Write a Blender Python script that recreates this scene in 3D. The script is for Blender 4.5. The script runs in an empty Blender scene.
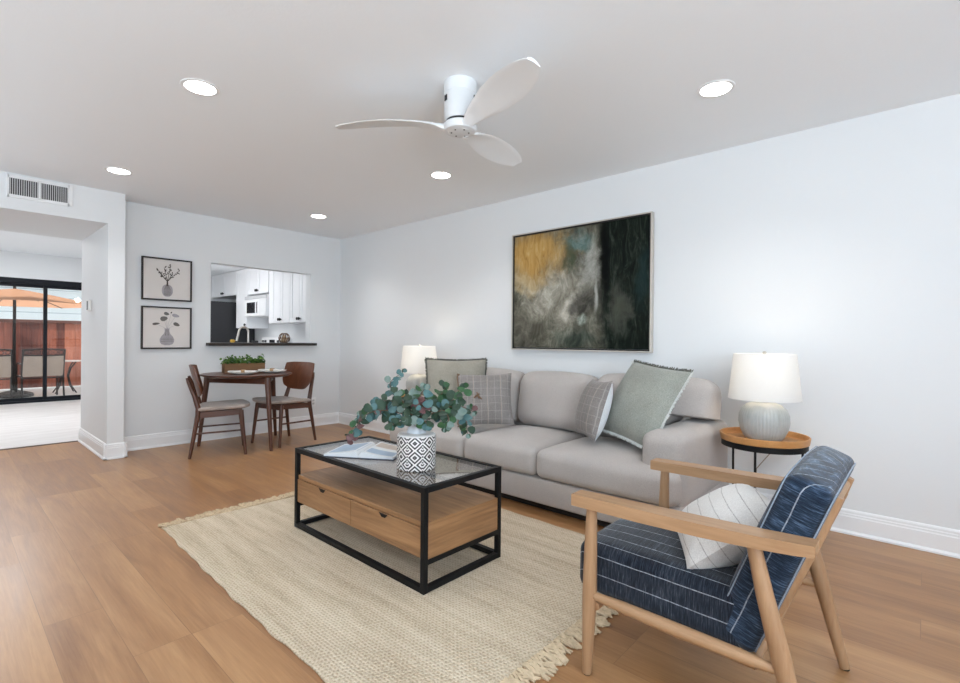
import bpy, bmesh, math, random
from mathutils import Vector, Matrix
random.seed(7)
R = math.radians
PI = math.pi
SC = bpy.context.scene
COL = SC.collection

# ------------------------------------------------------------------ camera
cam = bpy.data.cameras.new('camera'); cam_o = bpy.data.objects.new('camera', cam); COL.objects.link(cam_o)
cam.sensor_width = 36.0; cam.lens = 492.11 / 960 * 36.0; cam.clip_start = 0.02; cam.clip_end = 200
_yaw, _pitch, _roll = 0.835584696, -0.00255495603, 0.00925722818
_F = Vector((math.sin(_yaw)*math.cos(_pitch), math.cos(_yaw)*math.cos(_pitch), math.sin(_pitch)))
_R = Vector((math.cos(_yaw), -math.sin(_yaw), 0)); _U = _R.cross(_F)
_R2 = _R*math.cos(_roll) + _U*math.sin(_roll); _U2 = -_R*math.sin(_roll) + _U*math.cos(_roll)
_m = Matrix.Identity(4)
for i in range(3):
    _m[i][0] = _R2[i]; _m[i][1] = _U2[i]; _m[i][2] = -_F[i]
_m[0][3], _m[1][3], _m[2][3] = -3.61174742, -5.79080055, 1.11679368
cam_o.matrix_world = _m
SC.camera = cam_o

# ------------------------------------------------------------------ exposure, world, sun, added fill lights
SC.view_settings.view_transform = 'Standard'; SC.view_settings.look = 'None'
SC.view_settings.gamma = 1.0; SC.view_settings.use_curve_mapping = False
SC.view_settings.exposure = 0.05
SC.cycles.use_denoising = True
SC.cycles.max_bounces = 10; SC.cycles.diffuse_bounces = 6; SC.cycles.glossy_bounces = 4
SC.cycles.transmission_bounces = 6; SC.cycles.transparent_max_bounces = 12
SC.cycles.sample_clamp_indirect = 6.0
SC.cycles.caustics_reflective = False; SC.cycles.caustics_refractive = False

world = bpy.data.worlds.new('sky'); SC.world = world; world.use_nodes = True
bg = world.node_tree.nodes['Background']; bg.inputs[0].default_value = (0.90, 0.95, 1.0, 1); bg.inputs[1].default_value = 1.6

def sun(name, direction, energy, color=(1, .96, .9), angle=2.0):
    l = bpy.data.lights.new(name, 'SUN'); l.energy = energy; l.color = color; l.angle = R(angle)
    o = bpy.data.objects.new(name, l); COL.objects.link(o)
    o.rotation_euler = Vector(direction).to_track_quat('Z', 'Y').to_euler(); return o
sun('sun', (-.35, -.22, .88), 7.0)

def area(name, loc, target, sx, sy, power, color):
    l = bpy.data.lights.new(name, 'AREA'); l.shape = 'RECTANGLE'; l.size = sx; l.size_y = sy
    l.energy = power; l.color = color
    o = bpy.data.objects.new(name, l); COL.objects.link(o); o.location = loc
    o.rotation_euler = (Vector(loc) - Vector(target)).to_track_quat('Z', 'Y').to_euler(); return o
area('far_ceiling_fill', (-5.13, -1.35, 1.45), (0, -1.35, 8.0), 1.3, 1.6, 16, (.78, .89, 1.0))  # fill added to lift the far ceiling and back wall
# area fills added at the unseen windows, tilted up as ground-bounced daylight
area('front_window_fill', (-4.05, -8.13, 1.45), (-3.0, 0, 13.0), 1.8, 1.7, 225, (.77, .89, 1.0))
area('left_window_fill', (-5.13, -3.9, 1.45), (0, -3.9, 9.0), 2.8, 1.7, 16, (.78, .89, 1.0))
kl = bpy.data.lights.new('kitchen_fill', 'POINT'); kl.energy = 17; kl.color = (.97, .98, 1.0); kl.shadow_soft_size = .05  # added point light to brighten the kitchen, no fixture behind it
klo = bpy.data.objects.new('kitchen_fill', kl); COL.objects.link(klo); klo.location = (-1.35, 1.5, 1.98)
area('family_room_fill', (-3.3, 3.0, 2.47), (-3.3, 3.0, 0), 1.2, 1.2, 70, (.97, .98, 1.0))  # added area light that brightens the family room floor and ceiling

# ------------------------------------------------------------------ material helpers
MATS = {}
class NT:
    def __init__(s, name):
        s.m = bpy.data.materials.new(name); s.m.use_nodes = True
        s.t = s.m.node_tree; s.n = s.t.nodes; s.b = s.n['Principled BSDF']; s.out = s.n['Material Output']
    def a(s, typ, **kw):
        n = s.n.new(typ)
        for k, v in kw.items(): setattr(n, k, v)
        return n
    def l(s, a, b): s.t.links.new(a, b)
    def val(s, v, sock):
        if hasattr(v, 'default_value') or hasattr(v, 'is_linked'): s.l(v, sock)
        else: sock.default_value = v
    def math(s, op, a, b=None, c=None, clamp=False):
        n = s.a('ShaderNodeMath', operation=op); n.use_clamp = clamp
        s.val(a, n.inputs[0])
        if b is not None: s.val(b, n.inputs[1])
        if c is not None: s.val(c, n.inputs[2])
        return n.outputs[0]
    def mix(s, f, a, b, blend='MIX'):
        n = s.a('ShaderNodeMix', data_type='RGBA', blend_type=blend)
        s.val(f, n.inputs[0]); s.val(a if hasattr(a, 'is_linked') else (*a, 1), n.inputs[6]); s.val(b if hasattr(b, 'is_linked') else (*b, 1), n.inputs[7])
        return n.outputs[2]
    def coord(s, kind='Object', scale=(1, 1, 1), rot=(0, 0, 0), loc=(0, 0, 0)):
        c = s.a('ShaderNodeTexCoord'); mp = s.a('ShaderNodeMapping')
        mp.inputs['Scale'].default_value = scale; mp.inputs['Rotation'].default_value = rot; mp.inputs['Location'].default_value = loc
        s.l(c.outputs[kind], mp.inputs[0]); return mp.outputs[0]
    def noise(s, vec, scale, detail=3, rough=.5, out='Fac', dist=0):
        n = s.a('ShaderNodeTexNoise'); s.l(vec, n.inputs['Vector'])
        n.inputs['Scale'].default_value = scale; n.inputs['Detail'].default_value = detail
        n.inputs['Roughness'].default_value = rough; n.inputs['Distortion'].default_value = dist
        return n.outputs[out]
    def ramp(s, f, stops, interp='LINEAR'):
        n = s.a('ShaderNodeValToRGB'); n.color_ramp.interpolation = interp; e = n.color_ramp.elements
        while len(e) < len(stops): e.new(.5)
        for i, (p, c) in enumerate(stops): e[i].position = p; e[i].color = (*c, 1)
        s.l(f, n.inputs[0]); return n.outputs[0]
    def rng(s, f, a, b, c, d, smooth=False):
        n = s.a('ShaderNodeMapRange'); n.interpolation_type = 'SMOOTHSTEP' if smooth else 'LINEAR'
        s.val(f, n.inputs[0])
        for i, v in zip((1, 2, 3, 4), (a, b, c, d)): n.inputs[i].default_value = v
        return n.outputs[0]
    def bump(s, h, strength=.3, dist=.002):
        n = s.a('ShaderNodeBump'); n.inputs['Strength'].default_value = strength; n.inputs['Distance'].default_value = dist
        s.l(h, n.inputs['Height']); s.l(n.outputs[0], s.b.inputs['Normal'])
    def xyz(s, vec):
        n = s.a('ShaderNodeSeparateXYZ'); s.l(vec, n.inputs[0]); return n.outputs
    def base(s, c): s.val(c if hasattr(c, 'is_linked') else (*c, 1), s.b.inputs['Base Color'])
    def set(s, **kw):
        for k, v in kw.items(): s.b.inputs[k.replace('_', ' ')].default_value = v

def simple(name, c, rough=.5, metal=0, spec=.5, noise=None, bump=None, coat=0):
    if name in MATS: return MATS[name]
    t = NT(name); t.set(Roughness=rough, Metallic=metal, Specular_IOR_Level=spec, Coat_Weight=coat)
    v = t.coord()
    if noise:
        sc, amt = noise; f = t.noise(v, sc, 4)
        t.base(t.mix(f, tuple(x*(1-amt) for x in c), tuple(min(1, x*(1+amt)) for x in c)))
    else: t.base(c)
    if bump: t.bump(t.noise(v, bump[0], 3), bump[1], bump[2])
    MATS[name] = t.m; return t.m

def wood(name, dark, light, axis='X', scale=1.0, rough=.45, contrast=1.0, coat=0):
    if name in MATS: return MATS[name]
    t = NT(name); s = [14*scale]*3; s['XYZ'.index(axis)] = 1.1*scale
    v = t.coord(scale=tuple(s))
    n1 = t.noise(v, 1.6, 6, .62, dist=.8); s2 = [90*scale]*3; s2['XYZ'.index(axis)] = 3*scale
    n2 = t.noise(t.coord(scale=tuple(s2)), 1.0, 3, .6)
    f = t.math('ADD', t.math('MULTIPLY', n1, .75), t.math('MULTIPLY', n2, .25))
    c = t.ramp(f, [(.5-.22/contrast, dark), (.5+.2/contrast, light)])
    t.base(c); t.set(Roughness=rough, Coat_Weight=coat); t.bump(f, .12, .001)
    MATS[name] = t.m; return t.m

def fabric(name, c1, c2, scale=420, rough=.95, mott=6, sheen=.2, bump=.25, stripes=None):
    """woven cloth: fine weave, mottled shade; stripes = list of (axis combo, period, width, colour)"""
    if name in MATS: return MATS[name]
    t = NT(name); v = t.coord()
    a = t.noise(v, scale, 2, .6); b = t.noise(v, mott, 4, .6)
    f = t.math('ADD', t.math('MULTIPLY', a, .7), t.math('MULTIPLY', b, .3))
    c = t.ramp(f, [(.36, c1), (.64, c2)])
    if stripes:
        x = t.xyz(v)
        for (ax, ay, az), per, wid, col, off in stripes:
            sm = t.math('ADD', t.math('MULTIPLY', x[0], ax), t.math('ADD', t.math('MULTIPLY', x[1], ay), t.math('MULTIPLY', x[2], az)))
            sm = t.math('ADD', sm, t.math('MULTIPLY', t.math('SUBTRACT', t.noise(v, 9, 2), .5), .012))
            fr = t.math('ABSOLUTE', t.math('SUBTRACT', t.math('FRACT', t.math('ADD', t.math('DIVIDE', sm, per), off)), .5))
            k = t.math('LESS_THAN', fr, wid/per/2)
            k = t.math('MULTIPLY', k, t.rng(t.noise(v, 160, 2), .3, .6, .35, 1))
            c = t.mix(k, c, col)
    t.base(c); t.set(Roughness=rough, Sheen_Weight=sheen, Specular_IOR_Level=.15)
    t.bump(a, bump, .002); MATS[name] = t.m; return t.m

def thin_glass(name, tint=(.97, .985, .98), f0=.045, rough=0.0):
    if name in MATS: return MATS[name]
    t = NT(name); tr = t.a('ShaderNodeBsdfTransparent'); tr.inputs[0].default_value = (*tint, 1)
    gl = t.a('ShaderNodeBsdfGlossy'); gl.inputs['Roughness'].default_value = rough
    lw = t.a('ShaderNodeLayerWeight'); lw.inputs[0].default_value = .5
    p = t.math('POWER', lw.outputs['Facing'], 4.5)
    k = t.math('ADD', t.math('MULTIPLY', p, 1-f0), f0)
    mx = t.a('ShaderNodeMixShader'); t.l(k, mx.inputs[0]); t.l(tr.outputs[0], mx.inputs[1]); t.l(gl.outputs[0], mx.inputs[2])
    t.l(mx.outputs[0], t.out.inputs[0]); MATS[name] = t.m; return t.m

def emit(name, c, s):
    if name in MATS: return MATS[name]
    t = NT(name); t.base(c); t.b.inputs['Emission Color'].default_value = (*c, 1); t.b.inputs['Emission Strength'].default_value = s
    MATS[name] = t.m; return t.m

# ------------------------------------------------------------------ mesh helpers
def B(): return bmesh.new()
def obj(name, bm, mats, parent=None, loc=(0, 0, 0), rot=(0, 0, 0), smooth=True, ang=38, label=None, kind=None):
    me = bpy.data.meshes.new(name); bmesh.ops.recalc_face_normals(bm, faces=bm.faces[:]); bm.to_mesh(me); bm.free()
    for m in (mats if isinstance(mats, (list, tuple)) else [mats]): me.materials.append(m)
    if smooth:
        me.polygons.foreach_set('use_smooth', [True]*len(me.polygons)); me.set_sharp_from_angle(angle=R(ang))
    o = bpy.data.objects.new(name, me); COL.objects.link(o); o.location = loc; o.rotation_euler = rot
    if parent: o.parent = parent
    if label: o['label'] = label
    if kind: o['kind'] = kind
    return o
def tag(o, label, cat, group=None, kind=None):
    o['label'] = label; o['category'] = cat
    if group: o['group'] = group
    if kind: o['kind'] = kind
    return o
def thing(name, label, cat, loc=(0, 0, 0), rotz=0, group=None):
    o = bpy.data.objects.new(name, None); COL.objects.link(o); o.empty_display_size = .1
    o.location = loc; o.rotation_euler = (0, 0, rotz); return tag(o, label, cat, group)
def struct(name, bm, m, smooth=False, **kw):
    o = obj(name, bm, m, smooth=smooth, **kw); o['kind'] = 'structure'; return o
def copy_tree(o, parent=None):
    c = o.copy(); COL.objects.link(c); c.parent = parent
    for ch in list(o.children): copy_tree(ch, c)
    return c

def box(bm, x0, x1, y0, y1, z0, z1, bev=0, seg=2, mi=0):
    vs = [bm.verts.new(p) for p in ((x0,y0,z0),(x1,y0,z0),(x1,y1,z0),(x0,y1,z0),(x0,y0,z1),(x1,y0,z1),(x1,y1,z1),(x0,y1,z1))]
    fs = [bm.faces.new([vs[i] for i in q]) for q in ((0,3,2,1),(4,5,6,7),(0,1,5,4),(1,2,6,5),(2,3,7,6),(3,0,4,7))]
    for f in fs: f.material_index = mi
    if bev > 0:
        es = list({e for f in fs for e in f.edges})
        r = bmesh.ops.bevel(bm, geom=es, offset=bev, segments=seg, affect='EDGES', profile=.5)
        for f in r['faces']: f.material_index = mi
    return bm
def frame_of(d):
    d = Vector(d).normalized(); a = Vector((0, 0, 1)) if abs(d.z) < .9 else Vector((1, 0, 0))
    u = a.cross(d).normalized(); return u, d.cross(u).normalized()
def rings_to_faces(bm, rings, closed=True, cap=True, mi=0):
    for a, b in zip(rings[:-1], rings[1:]):
        n = len(a)
        for i in range(n if closed else n-1):
            j = (i+1) % n; f = bm.faces.new((a[i], a[j], b[j], b[i])); f.material_index = mi
    if cap:
        for r in (rings[0][::-1], rings[-1]):
            f = bm.faces.new(r); f.material_index = mi
def tube(bm, pts, r, n=10, mi=0, cap=True):
    pts = [Vector(p) for p in pts]; rs = r if isinstance(r, (list, tuple)) else [r]*len(pts); rings = []
    u = None
    for i, p in enumerate(pts):
        d = (pts[min(i+1, len(pts)-1)] - pts[max(i-1, 0)]).normalized()
        if u is None: u, v = frame_of(d)
        else:
            u = (u - d*u.dot(d)).normalized(); v = d.cross(u)
        rings.append([bm.verts.new(p + (u*math.cos(2*PI*k/n) + v*math.sin(2*PI*k/n))*rs[i]) for k in range(n)])
    rings_to_faces(bm, rings, cap=cap, mi=mi); return bm
def cyl(bm, p0, p1, r0, r1=None, n=24, mi=0): return tube(bm, [p0, p1], [r0, r0 if r1 is None else r1], n, mi)
def lathe(bm, prof, n=40, c=(0, 0), mi=0, fn=None, cap=True):
    rings = []
    for r, z in prof:
        rings.append([bm.verts.new((c[0] + (r if fn is None else fn(r, z, 2*PI*k/n))*math.cos(2*PI*k/n), c[1] + (r if fn is None else fn(r, z, 2*PI*k/n))*math.sin(2*PI*k/n), z)) for k in range(n)])
    rings_to_faces(bm, rings, cap=cap, mi=mi); return bm
def loft(bm, sections, mi=0):
    """sections: lists of points of equal count"""
    rings = [[bm.verts.new(p) for p in s] for s in sections]; rings_to_faces(bm, rings, mi=mi); return bm
def bevel_all(bm, off, seg=2, ang=30):
    es = [e for e in bm.edges if len(e.link_faces) == 2 and e.calc_face_angle(0) > R(ang)]
    bmesh.ops.bevel(bm, geom=es, offset=off, segments=seg, affect='EDGES', profile=.5); return bm
def prism(bm, poly, z0, z1, mi=0):
    loft(bm, [[(x, y, z0) for x, y in poly], [(x, y, z1) for x, y in poly]], mi); return bm
def sweep_profile(bm, prof, p0, p1, nrm, mi=0):
    """profile of (out, z) pairs carried straight from p0 to p1; nrm = outward direction"""
    nrm = Vector(nrm); secs = []
    for p in (p0, p1): secs.append([Vector(p) + nrm*o + Vector((0, 0, z)) for o, z in prof])
    return loft(bm, secs, mi)
def cushion(w, d, h, r, top=0, bot=0, front=0, sag=0, n=14):
    """soft box centred in x,y and sitting on z=0, rounded by r; top/bot/front = crown heights"""
    bm = B(); bmesh.ops.create_cube(bm, size=2); bmesh.ops.subdivide_edges(bm, edges=bm.edges[:], cuts=n, use_grid_fill=True)
    for v in bm.verts:
        p = v.co.copy()
        # concentrate the grid towards the edges
        q = Vector([math.copysign(abs(c)**.75, c) for c in p])
        half = Vector((w/2, d/2, h/2)); P = Vector((q.x*half.x, q.y*half.y, q.z*half.z))
        inner = Vector([max(-(half[i]-r), min(half[i]-r, P[i])) for i in range(3)])
        off = P - inner
        if off.length > 1e-6:
            # length needed so the flat sides stay put and the corners turn round
            m = max(abs(off.x), abs(off.y), abs(off.z)); off = off.normalized()*m
        P = inner + off
        kx = max(0, 1-(P.x/half.x)**2); ky = max(0, 1-(P.y/half.y)**2); kz = max(0, 1-(P.z/half.z)**2)
        P.z += (top if P.z > 0 else -bot)*kx**.8*ky**.8*min(1, abs(P.z)/half.z)
        P.y -= front*kx**.7*kz**.7*(1 if P.y < 0 else 0)
        P.z -= sag*abs(P.x/half.x)**3
        P.z += h/2; v.co = P
    return bm
def pillow(w, h, t, pinch=.07, n=22, seed=0, dent=0, mi_back=0):
    """knife-edged pillow in the XZ plane, facing -Y (front); centred"""
    rnd = random.Random(seed); bm = B(); ph = [rnd.uniform(0, 6.28) for _ in range(4)]
    grid = {}
    for side in (0, 1):
        for i in range(n+1):
            for j in range(n+1):
                a = -1+2*i/n; b = -1+2*j/n
                if side and (i in (0, n) or j in (0, n)): grid[1, i, j] = grid[0, i, j]; continue
                x = a*w/2*(1-pinch*(1-b*b)**1.0*abs(a)**1.5); z = b*h/2*(1-pinch*(1-a*a)*abs(b)**1.5)
                th = t/2*((1-abs(a)**2.6)*(1-abs(b)**2.6))**.55
                th *= 1 + .06*math.sin(3*a+ph[0])*math.cos(2.5*b+ph[1])
                z -= dent*max(0, b)*math.exp(-(a/.45)**2)
                y = -th if side == 0 else th
                grid[side, i, j] = bm.verts.new((x, y, z))
    for side in (0, 1):
        for i in range(n):
            for j in range(n):
                q = [grid[side, i, j], grid[side, i+1, j], grid[side, i+1, j+1], grid[side, i, j+1]]
                f = bm.faces.new(q if side == 0 else q[::-1]); f.material_index = mi_back if side else 0
    return bm
def pillow_edge(w, h, pinch=.07, n=22):
    pts = []
    def P(a, b): return Vector((a*w/2*(1-pinch*(1-b*b)*abs(a)**1.5), 0, b*h/2*(1-pinch*(1-a*a)*abs(b)**1.5)))
    for k in range(n): pts.append(P(-1+2*k/n, -1))
    for k in range(n): pts.append(P(1, -1+2*k/n))
    for k in range(n): pts.append(P(1-2*k/n, 1))
    for k in range(n): pts.append(P(-1, 1-2*k/n))
    return pts
def face_rot(nrm, roll=0):
    """rotation that turns a pillow's front (-Y) to look along nrm, with an in-plane roll"""
    n = Vector(nrm).normalized(); u = Vector((0, 0, 1)).cross(n).normalized(); v = n.cross(u)
    c, s = math.cos(roll), math.sin(roll); u, v = u*c + v*s, v*c - u*s
    m = Matrix.Identity(3); m.col[0] = u; m.col[1] = -n; m.col[2] = v
    return m.to_euler()

# ------------------------------------------------------------------ materials of the room
M_wall = simple('painted_wall', (.755, .768, .778), .7, noise=(1.2, .012), bump=(90, .12, .002), spec=.25)
M_ceil = simple('painted_ceiling', (.88, .905, .93), .8, noise=(1.0, .012), bump=(70, .2, .003), spec=.2)
M_trim = simple('white_trim_paint', (.84, .845, .855), .4, noise=(3, .01))
M_blackmetal = simple('black_metal', (.006, .006, .0065), .5, noise=(30, .15), spec=.2)
M_walnut = wood('walnut', (.045, .016, .009), (.125, .042, .02), 'X', 1.5, .35, 1.1)
M_walnutv = wood('walnut_upright', (.045, .016, .009), (.115, .04, .02), 'Z', 1.5, .35, 1.1)
M_oak = wood('oak_table_wood', (.15, .068, .026), (.40, .215, .098), 'Y', 1.1, .45, 1.0)
M_beech = wood('beech_frame', (.29, .155, .075), (.47, .285, .155), 'Y', 1.6, .42, .9)
M_beechv = wood('beech_frame_upright', (.27, .145, .072), (.44, .265, .145), 'Z', 1.6, .42, .9)
M_traywood = wood('tray_wood', (.42, .19, .06), (.58, .29, .105), 'X', 1.2, .4, .9)
M_white = simple('white_lacquer', (.82, .825, .83), .35, noise=(4, .01))
M_glass = thin_glass('clear_glass')
M_tabletop = thin_glass('table_glass', (.95, .955, .945), .28)

def floor_mat():
    t = NT('oak_plank_floor'); v = t.coord(rot=(0, 0, R(90)))
    br = t.a('ShaderNodeTexBrick'); t.l(v, br.inputs['Vector'])
    br.offset = .37; br.offset_frequency = 3
    for k, x in (('Scale', 1.0), ('Mortar Size', .0013), ('Mortar Smooth', .2), ('Brick Width', 1.25), ('Row Height', .185), ('Bias', 0)): br.inputs[k].default_value = x
    br.inputs['Color1'].default_value = (0, 0, 0, 1); br.inputs['Color2'].default_value = (1, 1, 1, 1); br.inputs['Mortar'].default_value = (.5, .5, .5, 1)
    tone = t.xyz(br.outputs['Color'])[0]
    off = t.a('ShaderNodeVectorMath', operation='ADD'); t.l(v, off.inputs[0])
    cmb = t.a('ShaderNodeCombineXYZ'); t.l(t.math('MULTIPLY', tone, 37.0), cmb.inputs[0]); t.l(t.math('MULTIPLY', tone, 13.0), cmb.inputs[1]); t.l(cmb.outputs[0], off.inputs[1])
    def grain(sx, sy, det):
        mp = t.a('ShaderNodeMapping'); mp.inputs['Scale'].default_value = (sx, sy, 1); t.l(off.outputs[0], mp.inputs[0]); return t.noise(mp.outputs[0], 1, det, .6, dist=.7)
    g1 = grain(1.1, 9, 5); g2 = grain(4, 110, 3)
    f = t.math('ADD', t.math('MULTIPLY', g1, .62), t.math('ADD', t.math('MULTIPLY', g2, .24), t.math('MULTIPLY', tone, .14)))
    c = t.ramp(f, [(.30, (.215, .092, .034)), (.5, (.355, .176, .072)), (.70, (.485, .268, .122))])
    c = t.mix(t.math('MULTIPLY', br.outputs['Fac'], .4), c, (.14, .07, .035))
    t.base(c); t.set(Specular_IOR_Level=.6)
    t.l(t.rng(g1, .2, .8, .28, .40), t.b.inputs['Roughness'])
    t.bump(t.math('SUBTRACT', t.math('MULTIPLY', g2, .2), br.outputs['Fac']), .15, .002)
    return t.m
M_floor = floor_mat()

# ------------------------------------------------------------------ setting
H = 2.44
XL, YF = -5.2, -8.2            # left wall, wall behind the camera
PX0, PX1, PY0, PY1 = -2.566, -2.438, -.28, .92     # the short partition beside the passage
struct('floor', box(B(), XL-.12, .12, YF-.12, .905, -.1, 0), M_floor)
def tile_mat():
    t = NT('pale_vinyl_floor'); v = t.coord(scale=(1.2, 6, 1)); n = t.noise(v, 1.5, 5, .6)
    t.base(t.ramp(n, [(.3, (.60, .59, .58)), (.7, (.74, .735, .73))])); t.set(Roughness=.35); return t.m
struct('floor_family', box(B(), XL-.12, -1.3, .905, 5.44, -.1, 0), tile_mat())
struct('floor_kitchen', box(B(), -1.3, .12, .905, 3.8, -.1, 0), MATS.get('kf') or simple('kitchen_floor_tile', (.5, .48, .45), .4, noise=(5, .06)))
struct('trim_threshold', box(B(), -4.0, PX0, .885, .925, 0, .006, .002), simple('threshold_strip', (.10, .075, .06), .5, noise=(20, .1)))
struct('ceiling', box(B(), XL-.12, .12, YF-.12, .12, H, H+.12), M_ceil)
struct('ceiling_family', box(B(), XL-.12, -1.3, .92, 5.44, 2.5, 2.62), M_ceil)
struct('ceiling_kitchen', box(B(), -1.75, .12, .12, 3.77, 2.21, 2.62), M_ceil)
struct('wall_right', box(B(), 0, .12, YF-.12, 3.77, 0, H), M_wall)
# back wall with the kitchen pass-through
hx0, hx1, hz0, hz1 = -1.600, -.424, 1.03, 1.938
bm = B(); box(bm, PX1, hx0, 0, .12, 0, H); box(bm, hx1, 0, 0, .12, 0, H); box(bm, hx0, hx1, 0, .12, 0, hz0); box(bm, hx0, hx1, 0, .12, hz1, H)
struct('wall_back', bm, M_wall)
# partition, lintel over the passage and its far jamb
bm = B(); box(bm, PX0, PX1, PY0, PY1, 0, H); struct('wall_partition', bm, M_wall)
bm = B(); box(bm, -4.0, PX0, PY0, PY1, 2.147, H+.18); box(bm, XL, -4.0, PY0, PY1, 0, H+.18); struct('wall_passage', bm, M_wall)
struct('wall_kitchen', box(B(), -1.4, 0, 3.65, 3.77, 0, 2.21), M_wall)
struct('wall_family', box(B(), -1.4, -1.28, 3.77, 5.3, 0, 2.5), M_wall)
# far wall of the family room, with the sliding door opening
dx0, dx1, dzt = -3.95, -1.55, 2.075
bm = B(); box(bm, XL, dx0, 5.3, 5.44, 0, 2.5); box(bm, dx1, -1.28, 5.3, 5.44, 0, 2.5); box(bm, dx0, dx1, 5.3, 5.44, dzt, 2.5); struct('wall_far', bm, M_wall)
# left wall and wall behind the camera, with unseen window openings placed for light
bm = B(); box(bm, XL-.12, XL, YF, -5.4, 0, H); box(bm, XL-.12, XL, -2.4, -2.05, 0, 2.5); box(bm, XL-.12, XL, -.65, 5.44, 0, 2.5); box(bm, XL-.12, XL, -2.05, -.65, 0, .55); box(bm, XL-.12, XL, -2.05, -.65, 2.3, 2.5); box(bm, XL-.12, XL, -5.4, -2.4, 0, .55); box(bm, XL-.12, XL, -5.4, -2.4, 2.3, H); struct('wall_left', bm, M_wall)
bm = B(); box(bm, XL-.12, -4.95, YF-.12, YF, 0, H); box(bm, -3.15, 0, YF-.12, YF, 0, H); box(bm, -4.95, -3.15, YF-.12, YF, 0, .55); box(bm, -4.95, -3.15, YF-.12, YF, 2.3, H); struct('wall_front', bm, M_wall)
def window(name, x0, x1, y0, y1, z0, z1, along):
    root = bpy.data.objects.new(name, None); COL.objects.link(root); root['kind'] = 'structure'
    fr = B(); t = .05
    def seg(a0, a1, za, zb):
        if along == 'x': box(fr, a0, a1, y0, y1, za, zb, .004)
        else: box(fr, x0, x1, a0, a1, za, zb, .004)
    a0, a1 = (x0, x1) if along == 'x' else (y0, y1); mid = (a0+a1)/2
    seg(a0, a0+t, z0, z1); seg(a1-t, a1, z0, z1); seg(mid-t/2, mid+t/2, z0+t, z1-t); seg(a0+t, a1-t, z0, z0+t); seg(a0+t, a1-t, z1-t, z1)
    obj('window_frame', fr, M_trim, root, smooth=False)
    pn = B(); 
    if along == 'x': box(pn, x0+t, x1-t, (y0+y1)/2-.003, (y0+y1)/2+.003, z0+t, z1-t)
    else: box(pn, (x0+x1)/2-.003, (x0+x1)/2+.003, y0+t, y1-t, z0+t, z1-t)
    obj('pane', pn, M_glass, root, smooth=False)
window('window_1', -4.95, -3.15, YF-.09, YF-.03, .55, 2.3, 'x')
window('added_window', XL-.09, XL-.03, -2.05, -.65, .55, 2.3, 'y')  # unseen window added to go with the far ceiling fill
window('window_2', XL-.09, XL-.03, -5.4, -2.4, .55, 2.3, 'y')
struct('sun_block_eave', box(B(), XL-1.2, 1.0, YF-1.3, 5.6, 2.63, 2.75), M_white)  # unseen slab added to keep the sun out of the front window

# baseboards: tall board, two beads, shoe moulding
BB = [(0, 0), (.026, 0), (.026, .010), (.018, .020), (.016, .021), (.016, .100), (.013, .106), (.013, .116), (.010, .120), (.010, .132), (.005, .140), (0, .142)]
bm = B(); sweep_profile(bm, BB, (0, YF, 0), (0, 0, 0), (-1, 0, 0)); struct('baseboard_right', bm, M_trim)
bm = B(); sweep_profile(bm, BB, (PX1, 0, 0), (0, 0, 0), (0, -1, 0)); struct('baseboard_back', bm, M_trim)
bm = B()
sweep_profile(bm, BB, (PX0-.026, PY0, 0), (PX1+.026, PY0, 0), (0, -1, 0)); sweep_profile(bm, BB, (PX0, PY0-.026, 0), (PX0, PY1, 0), (-1, 0, 0))
sweep_profile(bm, BB, (PX1, PY0-.026, 0), (PX1, 0, 0), (1, 0, 0)); struct('baseboard_partition', bm, M_trim)
# pass-through ledge
struct('trim_ledge', box(B(), -1.645, -.375, -.085, .30, 1.03, 1.062, .004), simple('dark_stone_ledge', (.022, .015, .012), .35, noise=(60, .3)))

# sliding glass door
door = bpy.data.objects.new('door_1', None); COL.objects.link(door); door['kind'] = 'structure'
M_bronze = simple('dark_bronze', (.006, .008, .012), .5, noise=(20, .1), spec=.2)
bm = B()
box(bm, dx0, dx1, 5.30, 5.42, 1.985, dzt, .004); box(bm, dx0, dx1, 5.30, 5.42, 0, .035, .004)
box(bm, dx0, dx0+.05, 5.30, 5.42, .035, 1.985, .004); box(bm, dx1-.05, dx1, 5.30, 5.42, .035, 1.985, .004)
obj('door_frame', bm, M_bronze, door, smooth=False)
for i, (a, b, yy) in enumerate(((dx0+.05, -3.12, 5.33), (-3.17, -2.335, 5.36), (-2.385, dx1-.05, 5.33))):
    bm = B(); box(bm, a, a+.05, yy, yy+.03, .035, 1.985); box(bm, b-.05, b, yy, yy+.03, .035, 1.985); box(bm, a+.05, b-.05, yy, yy+.03, .035, .085); box(bm, a+.05, b-.05, yy, yy+.03, 1.935, 1.985)
    obj('sash', bm, M_bronze, door, smooth=False)
    obj('pane', box(B(), a+.05, b-.05, yy+.012, yy+.018, .085, 1.935), M_glass, door, smooth=False)
bm = B(); tube(bm, [(-2.36, 5.355, 1.0), (-2.36, 5.315, 1.0), (-2.36, 5.315, 1.2), (-2.36, 5.355, 1.2)], .009, 8); obj('door_handle', bm, M_bronze, door)

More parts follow.
